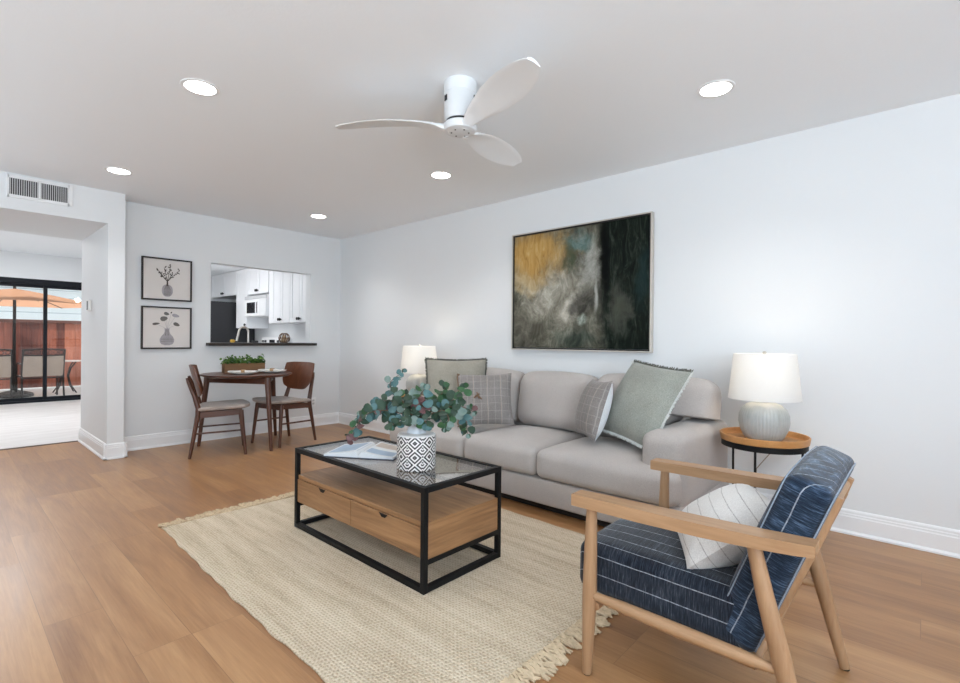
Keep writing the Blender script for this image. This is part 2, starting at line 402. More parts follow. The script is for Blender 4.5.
# ------------------------------------------------------------------ recessed ceiling lights
M_disc = emit('lit_lens', (1.0, .97, .93), 14)
spots = [((-2.68, -2.94), 'round recessed ceiling light, lit, alone left of the ceiling fan'),
         ((-.89, -4.97), 'round recessed ceiling light, lit, above the armchair side of the sofa wall'),
         ((-.90, -2.90), 'round recessed ceiling light, lit, just below the fan in the view, above the sofa'),
         ((-2.64, -1.02), 'round recessed ceiling light, lit, next to the air vent above the passage'),
         ((-.85, -.93), 'round recessed ceiling light, lit, nearest the corner above the dining chairs')]
for (x, y), lab in spots:
    t = thing('recessed_light', lab, 'ceiling light', (x, y, H), group='recessed ceiling lights')
    bm = B(); lathe(bm, [(.074, -.001), (.074, -.005), (.090, -.004), (.092, 0)], 40, cap=False); obj('trim_ring', bm, M_white, t)
    bm = B(); lathe(bm, [(.0745, -.0005), (.0745, -.004)], 40); obj('lens', bm, M_disc, t, label='glowing white lens')
    l = bpy.data.lights.new('downlight', 'SPOT'); l.energy = 31; l.spot_size = R(128); l.spot_blend = .8; l.color = (1, .985, .965); l.shadow_soft_size = .07
    o = bpy.data.objects.new('downlight', l); COL.objects.link(o); o.parent = t; o.location = (0, 0, -.02)

# ------------------------------------------------------------------ ceiling fan
fan = thing('ceiling_fan', 'white three-blade flush-mount ceiling fan with curved blades', 'ceiling fan', (-1.80, -4.0, H))
M_fan = simple('fan_white', (.72, .735, .75), .38, noise=(6, .01)); M_fang = simple('fan_dark_gap', (.02, .02, .022), .6, noise=(9, .1))
bm = B(); lathe(bm, [(.086, 0), (.086, -.055), (.084, -.058)], 48); obj('canopy', bm, M_fan, fan)
bm = B(); lathe(bm, [(.084, -.058), (.085, -.061), (.083, -.12), (.079, -.185), (.076, -.195)], 48); hs = obj('motor_housing', bm, M_fan, fan)
for k in range(3):
    a = R(165 + 120*k); bm = B()
    for j in range(3): box(bm, .080, .087, -.011+.008*j, -.006+.008*j, -.108, -.080)
    obj('vent', bm, M_fang, hs, rot=(0, 0, a))
bm = B(); lathe(bm, [(.070, -.194), (.070, -.208)], 40); obj('rotor_gap', bm, M_fang, fan)
bm = B(); lathe(bm, [(.078, -.207), (.086, -.214), (.087, -.235), (.080, -.247), (.066, -.252), (.001, -.254)], 48, cap=True); hub = obj('hub', bm, M_fan, fan)
for k in range(6):
    bm = B(); a = R(60*k+12); cyl(bm, (.045*math.cos(a), .045*math.sin(a), -.2525), (.045*math.cos(a), .045*math.sin(a), -.2555), .004, n=10)
    obj('screw', bm, M_fang, hub)
def blade(ang):
    bm = B(); n = 26; secs = []
    prof = [(0, .028), (.06, .032), (.14, .052), (.28, .072), (.45, .088), (.62, .092), (.78, .082), (.9, .064), (.97, .046), (1, .034)]
    def wid(s):
        for (a, wa), (b, wb) in zip(prof[:-1], prof[1:]):
            if s <= b: k = (s-a)/(b-a); return wa + (wb-wa)*k
        return prof[-1][1]
    for i in range(n+1):
        s = i/n; r = .055 + .60*s; w = wid(s)
        pit = R(14)*min(1, s*3.0); zc = -.232 + .055*(1-math.exp(-s*3.2)) - .022*s*s; sw = .02*math.sin(PI*s)
        th = .011*(1-.25*s) + .012*max(0, 1-s*7)
        ring = []
        for k in range(14):
            q = 2*PI*k/14; cx = math.cos(q)*w; cz = math.sin(q)*th
            cz += .010*(cx/w)**2 * (-1)
            yy = cx*math.cos(pit) - cz*math.sin(pit); zz = cx*math.sin(pit)*(-1) + cz*math.cos(pit)
            ring.append((r, yy + sw, zc + zz))
        secs.append(ring)
    loft(bm, secs); obj('blade', bm, simple('fan_blade_white', (.84, .855, .87), .4, noise=(6, .01)), fan, rot=(0, 0, ang), ang=60)
for a in (127, 251, 11): blade(R(a))

# ------------------------------------------------------------------ air vent, thermostat, outlets
v = thing('air_vent', 'white wall air vent with two dark louvred grilles high over the passage', 'air vent', (-3.035, PY0, 2.334))
bm = B(); hw, hh = .196, .080
box(bm, -hw-.008, -hw+.012, -.010, 0, -hh-.012, hh+.012, .002); box(bm, hw-.012, hw+.018, -.010, 0, -hh-.012, hh+.012, .002); box(bm, -hw, hw, -.010, 0, hh-.014, hh+.012, .002); box(bm, -hw, hw, -.010, 0, -hh-.012, -hh+.014, .002); box(bm, -.008, .008, -.010, 0, -hh, hh, .001)
obj('frame', bm, M_white, v, smooth=False)
obj('backing', box(B(), -hw+.012, hw-.012, -.003, -.0005, -hh+.014, hh-.014), simple('vent_dark', (.05, .05, .052), .7, noise=(9, .1)), v, smooth=False)
for sx in (-1, 1):
    bm = B()
    for k in range(13):
        x = sx*.096 - .082 + k*.0137; box(bm, x-.0022, x+.0022, -.008, -.003, -hh+.014, hh-.014)
    obj('grille', bm, simple('vent_slat', (.62, .62, .63), .5, noise=(9, .05)), v, smooth=False)
t = thing('thermostat', 'small white thermostat with a grey screen on the passage side wall', 'thermostat', (PX0, .45, 1.43))
obj('body', box(B(), -.028, 0, -.04, .04, -.055, .055, .006), simple('thermostat_white', (.78, .77, .74), .4, noise=(5, .02)), t)
obj('screen', box(B(), -.031, -.027, -.036, .020, -.045, .045, .002), simple('thermostat_screen', (.25, .26, .26), .2, noise=(5, .05)), t)
def outlet(name, loc, rz, lab):
    t = thing(name, lab, 'wall outlet', loc, rz)
    obj('cover_plate', box(B(), -.036, .036, -.006, 0, -.058, .058, .003), M_white, t)
    for z in (-.02, .02):
        bm = B(); box(bm, -.016, .016, -.009, -.005, z-.014, z+.014, .003); s = obj('socket', bm, simple('outlet_grey', (.62, .62, .62), .4, noise=(5, .02)), t)
        bm = B(); box(bm, -.008, -.005, -.0095, -.0085, z-.004, z+.008); box(bm, .005, .008, -.0095, -.0085, z-.004, z+.008); obj('slot', bm, M_fang, s, smooth=False)
outlet('wall_outlet', (-.377, 0, .31), 0, 'white wall outlet low on the back wall beside the dining chair')

# ------------------------------------------------------------------ framed prints on the back wall
M_paper = simple('cream_paper', (.70, .66, .63), .9, noise=(8, .03)); M_ink = simple('sepia_ink', (.075, .06, .05), .9, noise=(40, .3)); M_wash = simple('grey_wash', (.36, .34, .36), .9, noise=(30, .25)); M_washd = simple('dark_wash', (.15, .14, .13), .9, noise=(40, .3))
M_pframe = wood('dark_print_frame', (.008, .005, .004), (.022, .013, .010), 'X', 2, .4)
def flat(bm, pts, y, mi):
    f = bm.faces.new([bm.verts.new((x, y, z)) for x, z in pts]); f.material_index = mi
def leaf2d(bm, x, z, ang, L, W, y, mi):
    pts = []
    for k in range(14):
        q = 2*PI*k/14; a = math.cos(q)*L/2; b = math.sin(q)*W/2*(1-.25*math.cos(q))
        pts.append((x + a*math.cos(ang) - b*math.sin(ang), z + a*math.sin(ang) + b*math.cos(ang)))
    flat(bm, pts, y, mi)
def stroke(bm, p, q, w, y, mi):
    d = Vector((q[0]-p[0], q[1]-p[1])).normalized(); n = Vector((-d.y, d.x))*w/2
    flat(bm, [(p[0]+n.x, p[1]+n.y), (q[0]+n.x*.6, q[1]+n.y*.6), (q[0]-n.x*.6, q[1]-n.y*.6), (p[0]-n.x, p[1]-n.y)], y, mi)
def print_frame(zc, lab, kind):
    t = thing('framed_print', lab, 'picture', (-2.020, -.001, zc), group='framed botanical prints')
    w, h, fw, d = .452, .432, .015, .028
    bm = B(); box(bm, -w/2, -w/2+fw, -d, 0, -h/2, h/2, .001); box(bm, w/2-fw, w/2, -d, 0, -h/2, h/2, .001); box(bm, -w/2+fw, w/2-fw, -d, 0, h/2-fw, h/2, .001); box(bm, -w/2+fw, w/2-fw, -d, 0, -h/2, -h/2+fw, .001)
    obj('frame', bm, M_pframe, t, smooth=False)
    obj('paper', box(B(), -w/2+fw, w/2-fw, -.016, -.004, -h/2+fw, h/2-fw), M_paper, t, smooth=False)
    bm = B(); y0, y1, y2 = -.0164, -.0168, -.0172; rnd = random.Random(kind)
    if kind == 1:   # ribbed bottle vase with a twiggy branch
        z0 = -.175
        pts = [(.050*math.sin(PI*k/10)**.75*(1 if s > 0 else -1), z0+.125*(1-math.cos(PI*k/10))/2) for s in (1, -1) for k in (range(0, 11) if s > 0 else range(9, 0, -1))]
        flat(bm, pts, y0, 1)
        for k in range(-3, 4): stroke(bm, (k*.008, z0+.012), (k*.010, z0+.07), .004, y1, 2); stroke(bm, (k*.010, z0+.07), (k*.004, z0+.115), .004, y1, 2)
        stroke(bm, (0, z0+.11), (0, .0), .018, y1, 0)
        for tip in ((.03, .16), (-.09, .10), (.11, .11), (.05, .07), (-.03, .12), (-.06, .05)):
            stroke(bm, (0, -.02), tip, .006, y1, 0)
            for j in range(7):
                s = .45+.55*j/6; px, pz = tip[0]*s, -.02+(tip[1]+.02)*s
                leaf2d(bm, px+rnd.uniform(-.014, .014), pz+rnd.uniform(-.012, .012), rnd.uniform(0, 3), rnd.uniform(.014, .028), .010, y2, 0 if rnd.random() < .6 else 3)
    else:           # pear-shaped bottle with five big leaves
        z0 = -.178; prof = [(.02, 0), (.05, .010), (.064, .035), (.066, .06), (.052, .09), (.030, .115), (.021, .14), (.021, .165), (.027, .172)]
        flat(bm, [(x, z0+z) for x, z in prof] + [(-x, z0+z) for x, z in prof[::-1]], y0, 1)
        for k in range(3): stroke(bm, (-.055, z0+.04+k*.016), (.055, z0+.042+k*.016), .004, y1, 3)
        stroke(bm, (-.012, z0+.10), (-.008, z0+.165), .006, y1, 3); stroke(bm, (.010, z0+.10), (.008, z0+.165), .006, y1, 3)
        for x, z, a, L, W, mi in ((-.005, .145, -.3, .05, .032, 3), (.038, .158, .9, .02, .012, 0), (.078, .128, -.25, .07, .034, 1), (-.028, .094, .25, .068, .048, 3), (-.098, .040, .15, .066, .024, 3), (.086, .038, -.4, .062, .036, 2)):
            stroke(bm, (0, z0+.165), (x, z), .0025, y1, 1); leaf2d(bm, x, z, a, L, W, y2, mi)
    obj('drawing', bm, [M_ink, M_wash, M_washd, M_washd], t, smooth=False)
print_frame(1.709, 'upper dark-framed print of a twiggy branch in a ribbed vase', 1)
print_frame(1.214, 'lower dark-framed print of large leaves in a pear-shaped bottle', 2)

# ------------------------------------------------------------------ abstract painting over the sofa
def painting_mat():
    t = NT('abstract_canvas'); v = t.coord(); x = t.xyz(v)          # local y runs right-to-left, z up
    u = t.math('SUBTRACT', .5, t.math('DIVIDE', x[1], 1.29)); w = t.math('ADD', .5, t.math('DIVIDE', x[2], 1.02))
    nz = t.a('ShaderNodeTexNoise'); t.l(v, nz.inputs['Vector']); nz.inputs['Scale'].default_value = 4.2; nz.inputs['Detail'].default_value = 8; nz.inputs['Roughness'].default_value = .66
    nx = t.xyz(nz.outputs['Color'])
    st = t.noise(t.coord(scale=(1, 9, 2.0)), 2.2, 7, .68, dist=1.2); fine = t.noise(t.coord(scale=(1, 1, .7)), 26, 6, .75)
    def blob(cu, cv, ru, rv, amp=.45, soft=(.2, 1.0), k=0):
        du = t.math('DIVIDE', t.math('ADD', t.math('SUBTRACT', u, cu), t.math('MULTIPLY', t.math('SUBTRACT', nx[k], .5), amp)), ru)
        dv = t.math('DIVIDE', t.math('ADD', t.math('SUBTRACT', w, cv), t.math('MULTIPLY', t.math('SUBTRACT', nx[(k+1) % 3], .5), amp)), rv)
        d = t.math('SQRT', t.math('ADD', t.math('MULTIPLY', du, du), t.math('MULTIPLY', dv, dv)))
        return t.rng(d, soft[0], soft[1], 1, 0, True)
    cloud = t.noise(t.coord(scale=(1, 1.3, 1)), 5.5, 9, .72, dist=.6)
    c = t.ramp(cloud, [(.30, (.028, .027, .020)), (.5, (.13, .125, .095)), (.70, (.34, .33, .27))])
    c = t.mix(t.math('MULTIPLY', blob(.08, .16, .20, .40, k=1), .65), c, t.ramp(cloud, [(.35, (.035, .030, .024)), (.65, (.16, .15, .12))]))
    c = t.mix(t.math('MULTIPLY', blob(.36, .44, .34, .32, k=2), .85), c, t.ramp(cloud, [(.32, (.13, .12, .09)), (.5, (.37, .35, .29)), (.68, (.68, .64, .56))]))
    c = t.mix(t.math('MULTIPLY', blob(.16, .82, .40, .34, .40, k=0), .95), c, t.ramp(st, [(.28, (.30, .155, .04)), (.5, (.52, .31, .09)), (.7, (.62, .44, .20))]))
    c = t.mix(t.math('MULTIPLY', blob(.14, .56, .20, .13, k=2), .75), c, t.ramp(cloud, [(.35, (.40, .27, .11)), (.65, (.68, .57, .38))]))
    c = t.mix(t.math('MULTIPLY', blob(.52, .88, .20, .12, .35, k=1), .9), c, t.ramp(cloud, [(.3, (.035, .075, .06)), (.5, (.10, .17, .16)), (.7, (.24, .32, .32))]))
    c = t.mix(t.math('MULTIPLY', blob(.45, .74, .08, .14, .30, k=2), .8), c, (.05, .075, .045))
    c = t.mix(t.math('MULTIPLY', blob(.60, .66, .11, .24, .35, k=0), .9), c, t.ramp(cloud, [(.3, (.20, .20, .17)), (.7, (.58, .57, .52))]))
    c = t.mix(t.math('MULTIPLY', blob(.56, .36, .13, .22, .35, k=2), .85), c, t.ramp(cloud, [(.4, (.022, .021, .018)), (.7, (.085, .08, .068))]))
    dark = t.rng(t.math('ADD', u, t.math('MULTIPLY', t.math('SUBTRACT', nx[1], .5), .16)), .64, .74, 0, 1, True)
    c = t.mix(dark, c, t.ramp(st, [(.3, (.002, .003, .0025)), (.5, (.008, .012, .009)), (.64, (.030, .038, .029)), (.82, (.09, .095, .075))]))
    c = t.mix(t.math('MULTIPLY', blob(.71, .72, .045, .55, .09, k=0), .95), c, (.0015, .002, .002))
    c = t.mix(t.math('MULTIPLY', blob(.82, .30, .10, .28, .3, k=1), .45), c, (.11, .115, .09))
    c = t.mix(t.math('MULTIPLY', blob(.95, .55, .07, .32, .25, k=1), .55), c, (.016, .036, .036))
    c = t.mix(t.math('MULTIPLY', blob(.50, .09, .22, .14, .35, k=2), .7), c, t.ramp(cloud, [(.4, (.02, .035, .028)), (.7, (.11, .14, .11))]))
    c = t.mix(t.math('MULTIPLY', blob(.55, .24, .05, .06, .12, (.3, .9), k=0), .85), c, t.ramp(fine, [(.35, (.10, .13, .10)), (.6, (.46, .50, .44))]))
    c = t.mix(t.math('MULTIPLY', blob(.655, .42, .018, .17, .07, k=1), .8), c, (.42, .42, .38))
    t.base(c); t.set(Roughness=.6, Specular_IOR_Level=.08); t.bump(t.math('ADD', t.math('MULTIPLY', st, .6), t.math('MULTIPLY', fine, .4)), .35, .004); return t.m
py0, py1, pz0, pz1 = -4.268, -2.965, 1.045, 2.078
pt = thing('framed_painting', 'large abstract painting in ochre, grey and dark green on the wall above the sofa', 'painting', (-.001, (py0+py1)/2, (pz0+pz1)/2))
pw, ph = (py1-py0)/2, (pz1-pz0)/2
obj('canvas', box(B(), -.034, -.006, -pw+.012, pw-.012, -ph+.012, ph-.012, .002), painting_mat(), pt)
bm = B(); o_, i_, d_ = .010, .006, .046
for (a0, a1, b0, b1) in ((-pw-o_, -pw, -ph-o_, ph+o_), (pw, pw+o_, -ph-o_, ph+o_), (-pw, pw, ph, ph+o_), (-pw, pw, -ph-o_, -ph)): box(bm, -d_, 0, a0, a1, b0, b1, .0015)
obj('frame', bm, simple('champagne_frame', (.56, .52, .47), .4, .25, noise=(20, .06)), pt, smooth=False, label='thin champagne float frame')
bm = B()
for (a0, a1, b0, b1) in ((-pw, -pw+.010, -ph, ph), (pw-.010, pw, -ph, ph), (-pw+.01, pw-.01, ph-.010, ph), (-pw+.01, pw-.01, -ph, -ph+.010)): box(bm, -.040, -.002, a0, a1, b0, b1)
obj('inner_edge', bm, simple('black_frame_edge', (.008, .007, .006), .5, noise=(20, .1)), pt, smooth=False, label='black inner edge of the frame')

# ------------------------------------------------------------------ jute rug
def rug_mat():
    t = NT('woven_jute'); v = t.coord(); x = t.xyz(v)
    wob = t.math('MULTIPLY', t.math('SUBTRACT', t.noise(v, 14, 3), .5), .012)
    a = t.math('SINE', t.math('MULTIPLY', t.math('ADD', x[0], wob), 2*PI/.013))
    row = t.math('FLOOR', t.math('DIVIDE', t.math('ADD', x[0], wob), .013))
    b = t.math('SINE', t.math('ADD', t.math('MULTIPLY', t.math('ADD', x[1], wob), 2*PI/.019), t.math('MULTIPLY', row, 1.9)))
    h = t.math('ADD', t.math('MULTIPLY', a, .40), t.math('MULTIPLY', b, .60))
    n1 = t.noise(t.coord(scale=(9, .8, 1)), 2.0, 4, .6); n2 = t.noise(v, 130, 3, .7)
    f = t.math('ADD', t.math('MULTIPLY', n1, .45), t.math('MULTIPLY', n2, .55))
    c = t.ramp(f, [(.3, (.34, .26, .175)), (.48, (.62, .515, .38)), (.7, (.80, .70, .56))])
    c = t.mix(t.rng(h, -.9, -.1, .45, 0), c, (.27, .195, .125))
    t.base(c); t.set(Roughness=.95, Specular_IOR_Level=.1); t.bump(t.math('ADD', h, t.math('MULTIPLY', n2, .8)), .6, .004); return t.m
M_rug = rug_mat()
RX0, RX1, RY0, RY1 = -2.735, -1.105, -4.79, -2.50
rug = thing('area_rug', 'cream woven jute rug with fringed ends under the coffee table', 'rug', ((RX0+RX1)/2, (RY0+RY1)/2, 0))
bm = B(); nx, ny = 50, 80; rnd = random.Random(3); g = {}
def rug_x(s, y):   # s 0..1 across; the long edges wander a little
    e0 = RX0 - .022*math.sin((y-RY0)*1.5+.4) - .003*math.sin(y*17) - .003*math.sin(y*33+1)
    e1 = RX1 + .008*math.sin(y*3.1) + .003*math.sin(y*23)
    return e0 + (e1-e0)*s
for i in range(nx+1):
    for j in range(ny+1):
        y = RY0 + (RY1-RY0)*j/ny; x = rug_x(i/nx, y); yy = y + .010*math.sin(x*5+j*.02)*(abs(j/ny-.5)*2)
        z = .010 + .0012*math.sin(x*31)*math.sin(y*27)
        g[i, j] = bm.verts.new((x - rug.location.x, yy - rug.location.y, z if 0 < i < nx and 0 < j < ny else .006))
for i in range(nx):
    for j in range(ny): bm.faces.new((g[i, j], g[i+1, j], g[i+1, j+1], g[i, j+1]))
ring = [g[i, 0] for i in range(nx)] + [g[nx, j] for j in range(ny)] + [g[i, ny] for i in range(nx, 0, -1)] + [g[0, j] for j in range(ny, 0, -1)]
low = [bm.verts.new((q.co.x, q.co.y, .001)) for q in ring]
for k in range(len(ring)): bm.faces.new((ring[k], low[k], low[(k+1) % len(ring)], ring[(k+1) % len(ring)]))
obj('woven_field', bm, M_rug, rug)
M_fringe = simple('jute_fringe', (.56, .44, .30), .95, noise=(60, .35), spec=.1)
for end in (0, 1):
    bm = B(); n = 150
    for k in range(n):
        s = (k+.5)/n; y = RY0 if end == 0 else RY1; sg = -1 if end == 0 else 1
        x = rug_x(s, y) - rug.location.x; y0 = y - rug.location.y
        lean = rnd.uniform(-.022, .022); L = rnd.uniform(.06, .105)
        for q in range(2):
            pts = []; ph = rnd.uniform(0, 6)
            for j in range(6):
                u = j/5; pts.append((x + q*.007 + lean*u + .005*math.sin(u*7+ph), y0 - sg*.006 + sg*L*u, .010 - .003*u + .003*math.sin(u*6+ph)))
            tube(bm, pts, [.0045, .0055, .005, .0055, .0065, .003], 5)
    obj('fringe', bm, M_fringe, rug)

# ------------------------------------------------------------------ sofa
M_sofa = fabric('oatmeal_grey_upholstery', (.37, .335, .315), (.505, .465, .44), 330, mott=2.5, bump=.35)
SY0, SY1, SXF = -4.835, -2.365, -.975
sofa = thing('sofa', 'three-seat light grey fabric sofa along the wall under the painting', 'sofa', (-.52, (SY0+SY1)/2, 0))
def sl(x, y, z): return Vector((x, y, z)) - sofa.location
bm = B(); box(bm, SXF, -.06, SY0+.004, SY1-.004, .056, .222, .012, 3); bm2 = bm
for q in bm.verts: q.co -= sofa.location
obj('base', bm, M_sofa, sofa)
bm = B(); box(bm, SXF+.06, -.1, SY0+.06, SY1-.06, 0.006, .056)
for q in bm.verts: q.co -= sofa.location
obj('shadow_gap_block', bm, simple('sofa_shadow_gap', (.012, .010, .009), .7, noise=(20, .2)), sofa, smooth=False, label='dark block for the shadow gap under the sofa')  # near-black block stands in for the shade under the sofa base
for x in (SXF+.12, -.16):
    for y in (SY0+.12, SY1-.12):
        bm = B(); cyl(bm, (0, 0, 0), (0, 0, .06), .02, .026, 16); obj('foot', bm, M_walnut, sofa, loc=sl(x, y, 0))
AW = .25
for y in (SY0+AW/2, SY1-AW/2):
    bm = cushion(AW, .85, .42, .060, top=.012, front=.012, n=16)
    obj('arm', bm, M_sofa, sofa, loc=sl(-.49, y, .185), rot=(0, 0, R(-90)))
bm = cushion(SY1-SY0-.06, .20, .43, .06, top=.0, n=12); obj('back_frame', bm, M_sofa, sofa, loc=sl(-.165, (SY0+SY1)/2, .15), rot=(0, 0, R(-90)))
seatY = [(SY0+AW, -3.914), (-3.914, -3.26), (-3.26, SY1-AW)]
for a, b in seatY:
    bm = cushion(b-a-.004 if a < -3.5 and b > -4 and a > -4 else b-a+AW-.01, .72, .185, .05, top=.045, front=.02, n=24)
    ear = a < -3.95 or b > -2.7
    if ear:     # T-shaped cushion: its front corner wraps round the arm
        W = (b-a+AW-.01)/2; inn = W-AW+.004; sg = 1 if a < -3.95 else -1
        for q in bm.verts:
            k = min(1, max(0, (q.co.y+.255)/.03)); X = q.co.x*sg
            if X > inn-.05:
                lim = inn - .05 + (X-inn+.05)*(.05/(W-inn+.05)); q.co.x = sg*(X + (lim-X)*k)
            q.co.x += 0
        off = -sg*AW/2 if True else 0
    obj('seat_cushion', bm, M_sofa, sofa, loc=sl(-.645, (a+b)/2 + ((-AW/2+.005) if a < -3.95 else (AW/2-.005) if b > -2.7 else 0), .226), rot=(0, 0, R(-90)))
# piping seams along the seat-cushion fronts
backY = [(-4.835, -4.005, .55, .372), (-3.995, -3.312, .49, .42), (-3.302, -2.42, .49, .42)]
for i, (a, b, w, hh) in enumerate(backY):
    z0 = .43; hgt = .42
    if i == 0: z0, hgt = .50, .37
    bm = cushion(b-a-.004, .24, hgt, .085, top=.03, front=.055, n=16)
    if i == 0:
        for q in bm.verts:      # the outer end rests on top of the arm
            if q.co.x > .150: q.co.z = max(q.co.z, .128 + .012*(q.co.z/.12))
    obj('back_cushion', bm, M_sofa, sofa, loc=sl(-.345, (a+b)/2, z0), rot=(R(-9), 0, R(-90)))

# ------------------------------------------------------------------ throw pillows on the sofa
def fray(parent, w, h, pinch, mat, seed, sides=(0, 1, 2, 3), wid=.016, n=150):
    pts = pillow_edge(w, h, pinch, 30); rnd = random.Random(seed); bm = B(); m = len(pts)
    for k in range(m):
        if (k*4)//m not in sides: continue
        p, q = pts[k], pts[(k+1) % m]; d = (q-p).normalized(); o = Vector((d.z, 0, -d.x))
        for j in range(5):
            c = p.lerp(q, (j+rnd.uniform(0, .8))/5); L = wid*rnd.uniform(.5, 1.3); s = rnd.uniform(-.5, .5)
            e = c + (o + d*s)*L + Vector((0, rnd.uniform(-.004, .004), 0))
            tube(bm, [c - o*.006, c.lerp(e, .55) + Vector((0, rnd.uniform(-.003, .003), 0)), e], [.0036, .0034, .0022], 4)
    return obj('fringe', bm, mat, parent)
M_sage = fabric('sage_linen', (.235, .215, .178), (.385, .365, .31), 240, mott=7, bump=.5)
M_sageb = fabric('sage_blue_linen', (.20, .21, .185), (.36, .37, .33), 240, mott=5, bump=.5)
def plaid(name, lines):
    if name in MATS: return MATS[name]
    return fabric(name, (.165, .148, .140), (.295, .270, .258), 300, mott=5, bump=.5, stripes=[((1, 0, 0), .052, .0035, lines, .1), ((0, 0, 1), .058, .003, lines, .3), ((1, 0, 0), .104, .0025, (.5, .42, .33), .35)])
M_plaid = plaid('grey_plaid', (.36, .335, .315))
M_frayd = simple('dark_fray', (.10, .10, .085), .95, noise=(50, .4)); M_frayl = simple('pale_fray', (.66, .68, .66), .95, noise=(50, .15))
M_backw = fabric('white_linen_back', (.60, .62, .64), (.74, .76, .78), 300, mott=9)

p = obj('throw_pillow', pillow(.51, .50, .17, .06, seed=1), M_sage, loc=(-.70, -2.90, .715), rot=face_rot((-.62, -.72, .26)))
tag(p, 'large sage green linen pillow with dark frayed edge at the far end of the sofa', 'pillow', 'throw pillows')
fray(p, .51, .50, .06, M_frayd, 11, wid=.012)
p = obj('throw_pillow', pillow(.43, .41, .15, .07, seed=2), M_plaid, loc=(-.765, -3.275, .662), rot=face_rot((-.70, -.64, .33), R(2)))
tag(p, 'grey plaid pillow with brown tufts standing in front of the sage pillow', 'pillow', 'throw pillows')
M_tuft = simple('brown_suede_tuft', (.19, .115, .07), .9, noise=(60, .3))
bm = B()
for (x, z, a) in ((-.065, .01, .6), (-.045, .0, -.7), (-.055, .012, 1.9)): 
    d = Vector((math.cos(a), 0, math.sin(a)))*.026; c = Vector((x, -.083, z)); tube(bm, [c-d, c+Vector((0, -.008, 0)), c+d], [.005, .007, .005], 6)
obj('tuft', bm, M_tuft, p, label='brown stitched tuft')
bm = B(); pe = [q for q in pillow_edge(.43, .41, .07, 22) if q.x < -.19]; pe.sort(key=lambda q: q.z); tube(bm, pe, .007, 6); obj('edge_binding', bm, M_tuft, p, label='brown binding along one edge')
p = obj('throw_pillow', pillow(.40, .40, .16, .07, seed=3, mi_back=1), [M_plaid, M_backw], loc=(-.66, -4.15, .668), rot=face_rot((-.70, .66, .30), R(3)))
tag(p, 'smaller plaid pillow with a white back, leaning against the tilted sage pillow', 'pillow', 'throw pillows')
p = obj('throw_pillow', pillow(.54, .53, .18, .05, seed=4), M_sageb, loc=(-.60, -4.455, .735), rot=face_rot((-.78, .36, .52), R(-5)))
tag(p, 'big sage pillow with pale frayed edge propped tilted in the near sofa corner', 'pillow', 'throw pillows')
fray(p, .54, .53, .05, M_frayl, 12, sides=(0, 1, 3)); fray(p, .54, .53, .05, M_frayd, 13, sides=(2,))

# ------------------------------------------------------------------ coffee table
CT = Vector((-1.932, -3.620, .011)); cw, cl, ch, bt = .522, 1.145, .463, .025
ct = thing('coffee_table', 'black metal frame coffee table with glass top and wooden drawer box on the rug', 'coffee table', CT)
X0, X1, Y0, Y1 = -cw/2, cw/2, -cl/2, cl/2
for x in (X0, X1-bt):
    for y in (Y0, Y1-bt): obj('leg', box(B(), x, x+bt, y, y+bt, 0, ch, .0015), M_blackmetal, ct, smooth=False)
bm = B()
for z in (0.002, ch-bt):
    box(bm, X0+bt, X1-bt, Y0, Y0+bt, z, z+bt); box(bm, X0+bt, X1-bt, Y1-bt, Y1, z, z+bt); box(bm, X0, X0+bt, Y0+bt, Y1-bt, z, z+bt); box(bm, X1-bt, X1, Y0+bt, Y1-bt, z, z+bt)
obj('frame_rails', bm, M_blackmetal, ct, smooth=False)
bm = B(); box(bm, X0+bt, X1-bt, Y0, Y0+bt, .123, .146); obj('support_rail', bm, M_blackmetal, ct, smooth=False); bm = B(); box(bm, X0+bt, X1-bt, Y1-bt, Y1, .123, .146); obj('support_rail', bm, M_blackmetal, ct, smooth=False)
obj('glass_top', box(B(), X0+bt, X1-bt, Y0+bt, Y1-bt, ch-.009, ch-.003), M_tabletop, ct, smooth=False)
bz0, bz1 = .146, .307
bm = B(); box(bm, X0+.012, X1-.004, Y0+.006, Y1-.006, bz1-.022, bz1, .002); box(bm, X0+.012, X1-.004, Y0+.006, Y1-.006, bz0, bz0+.018, .002); box(bm, X0+.012, X1-.004, Y0+.0035, Y0+.0055, bz0, bz1, mi=1); box(bm, X0+.012, X1-.004, Y1-.0055, Y1-.0035, bz0, bz1, mi=1)
box(bm, X0+.012, X1-.004, Y0+.004, Y0+.022, bz0+.018, bz1-.022, mi=1); box(bm, X0+.012, X1-.004, Y1-.022, Y1-.004, bz0+.018, bz1-.022, mi=1); box(bm, X1-.022, X1-.004, Y0+.022, Y1-.022, bz0+.018, bz1-.022)
obj('drawer_box', bm, [M_oak, wood('oak_end_panel', (.15, .068, .026), (.40, .215, .098), 'X', 1.1, .45, 1.0)], ct, smooth=False)
for s in (-1, 1):
    a, b = (Y0+.024, -.002) if s < 0 else (.002, Y1-.024)
    d = obj('drawer', box(B(), X0+.006, X0+.024, a, b, bz0+.006, bz1-.024, .0015), M_oak, ct, smooth=False)
    c = (a+b)/2; bm = B(); 
    loft(bm, [[(X0+.0045, c-.034, bz1-.026), (X0+.0045, c+.034, bz1-.026), (X0+.0045, c+.014, bz1-.044), (X0+.0045, c-.014, bz1-.044)], [(X0+.02, c-.034, bz1-.026), (X0+.02, c+.034, bz1-.026), (X0+.02, c+.014, bz1-.044), (X0+.02, c-.014, bz1-.044)]])
    obj('finger_notch', bm, M_blackmetal, d, smooth=False, label='dark finger pull')
TZ = CT.z + ch

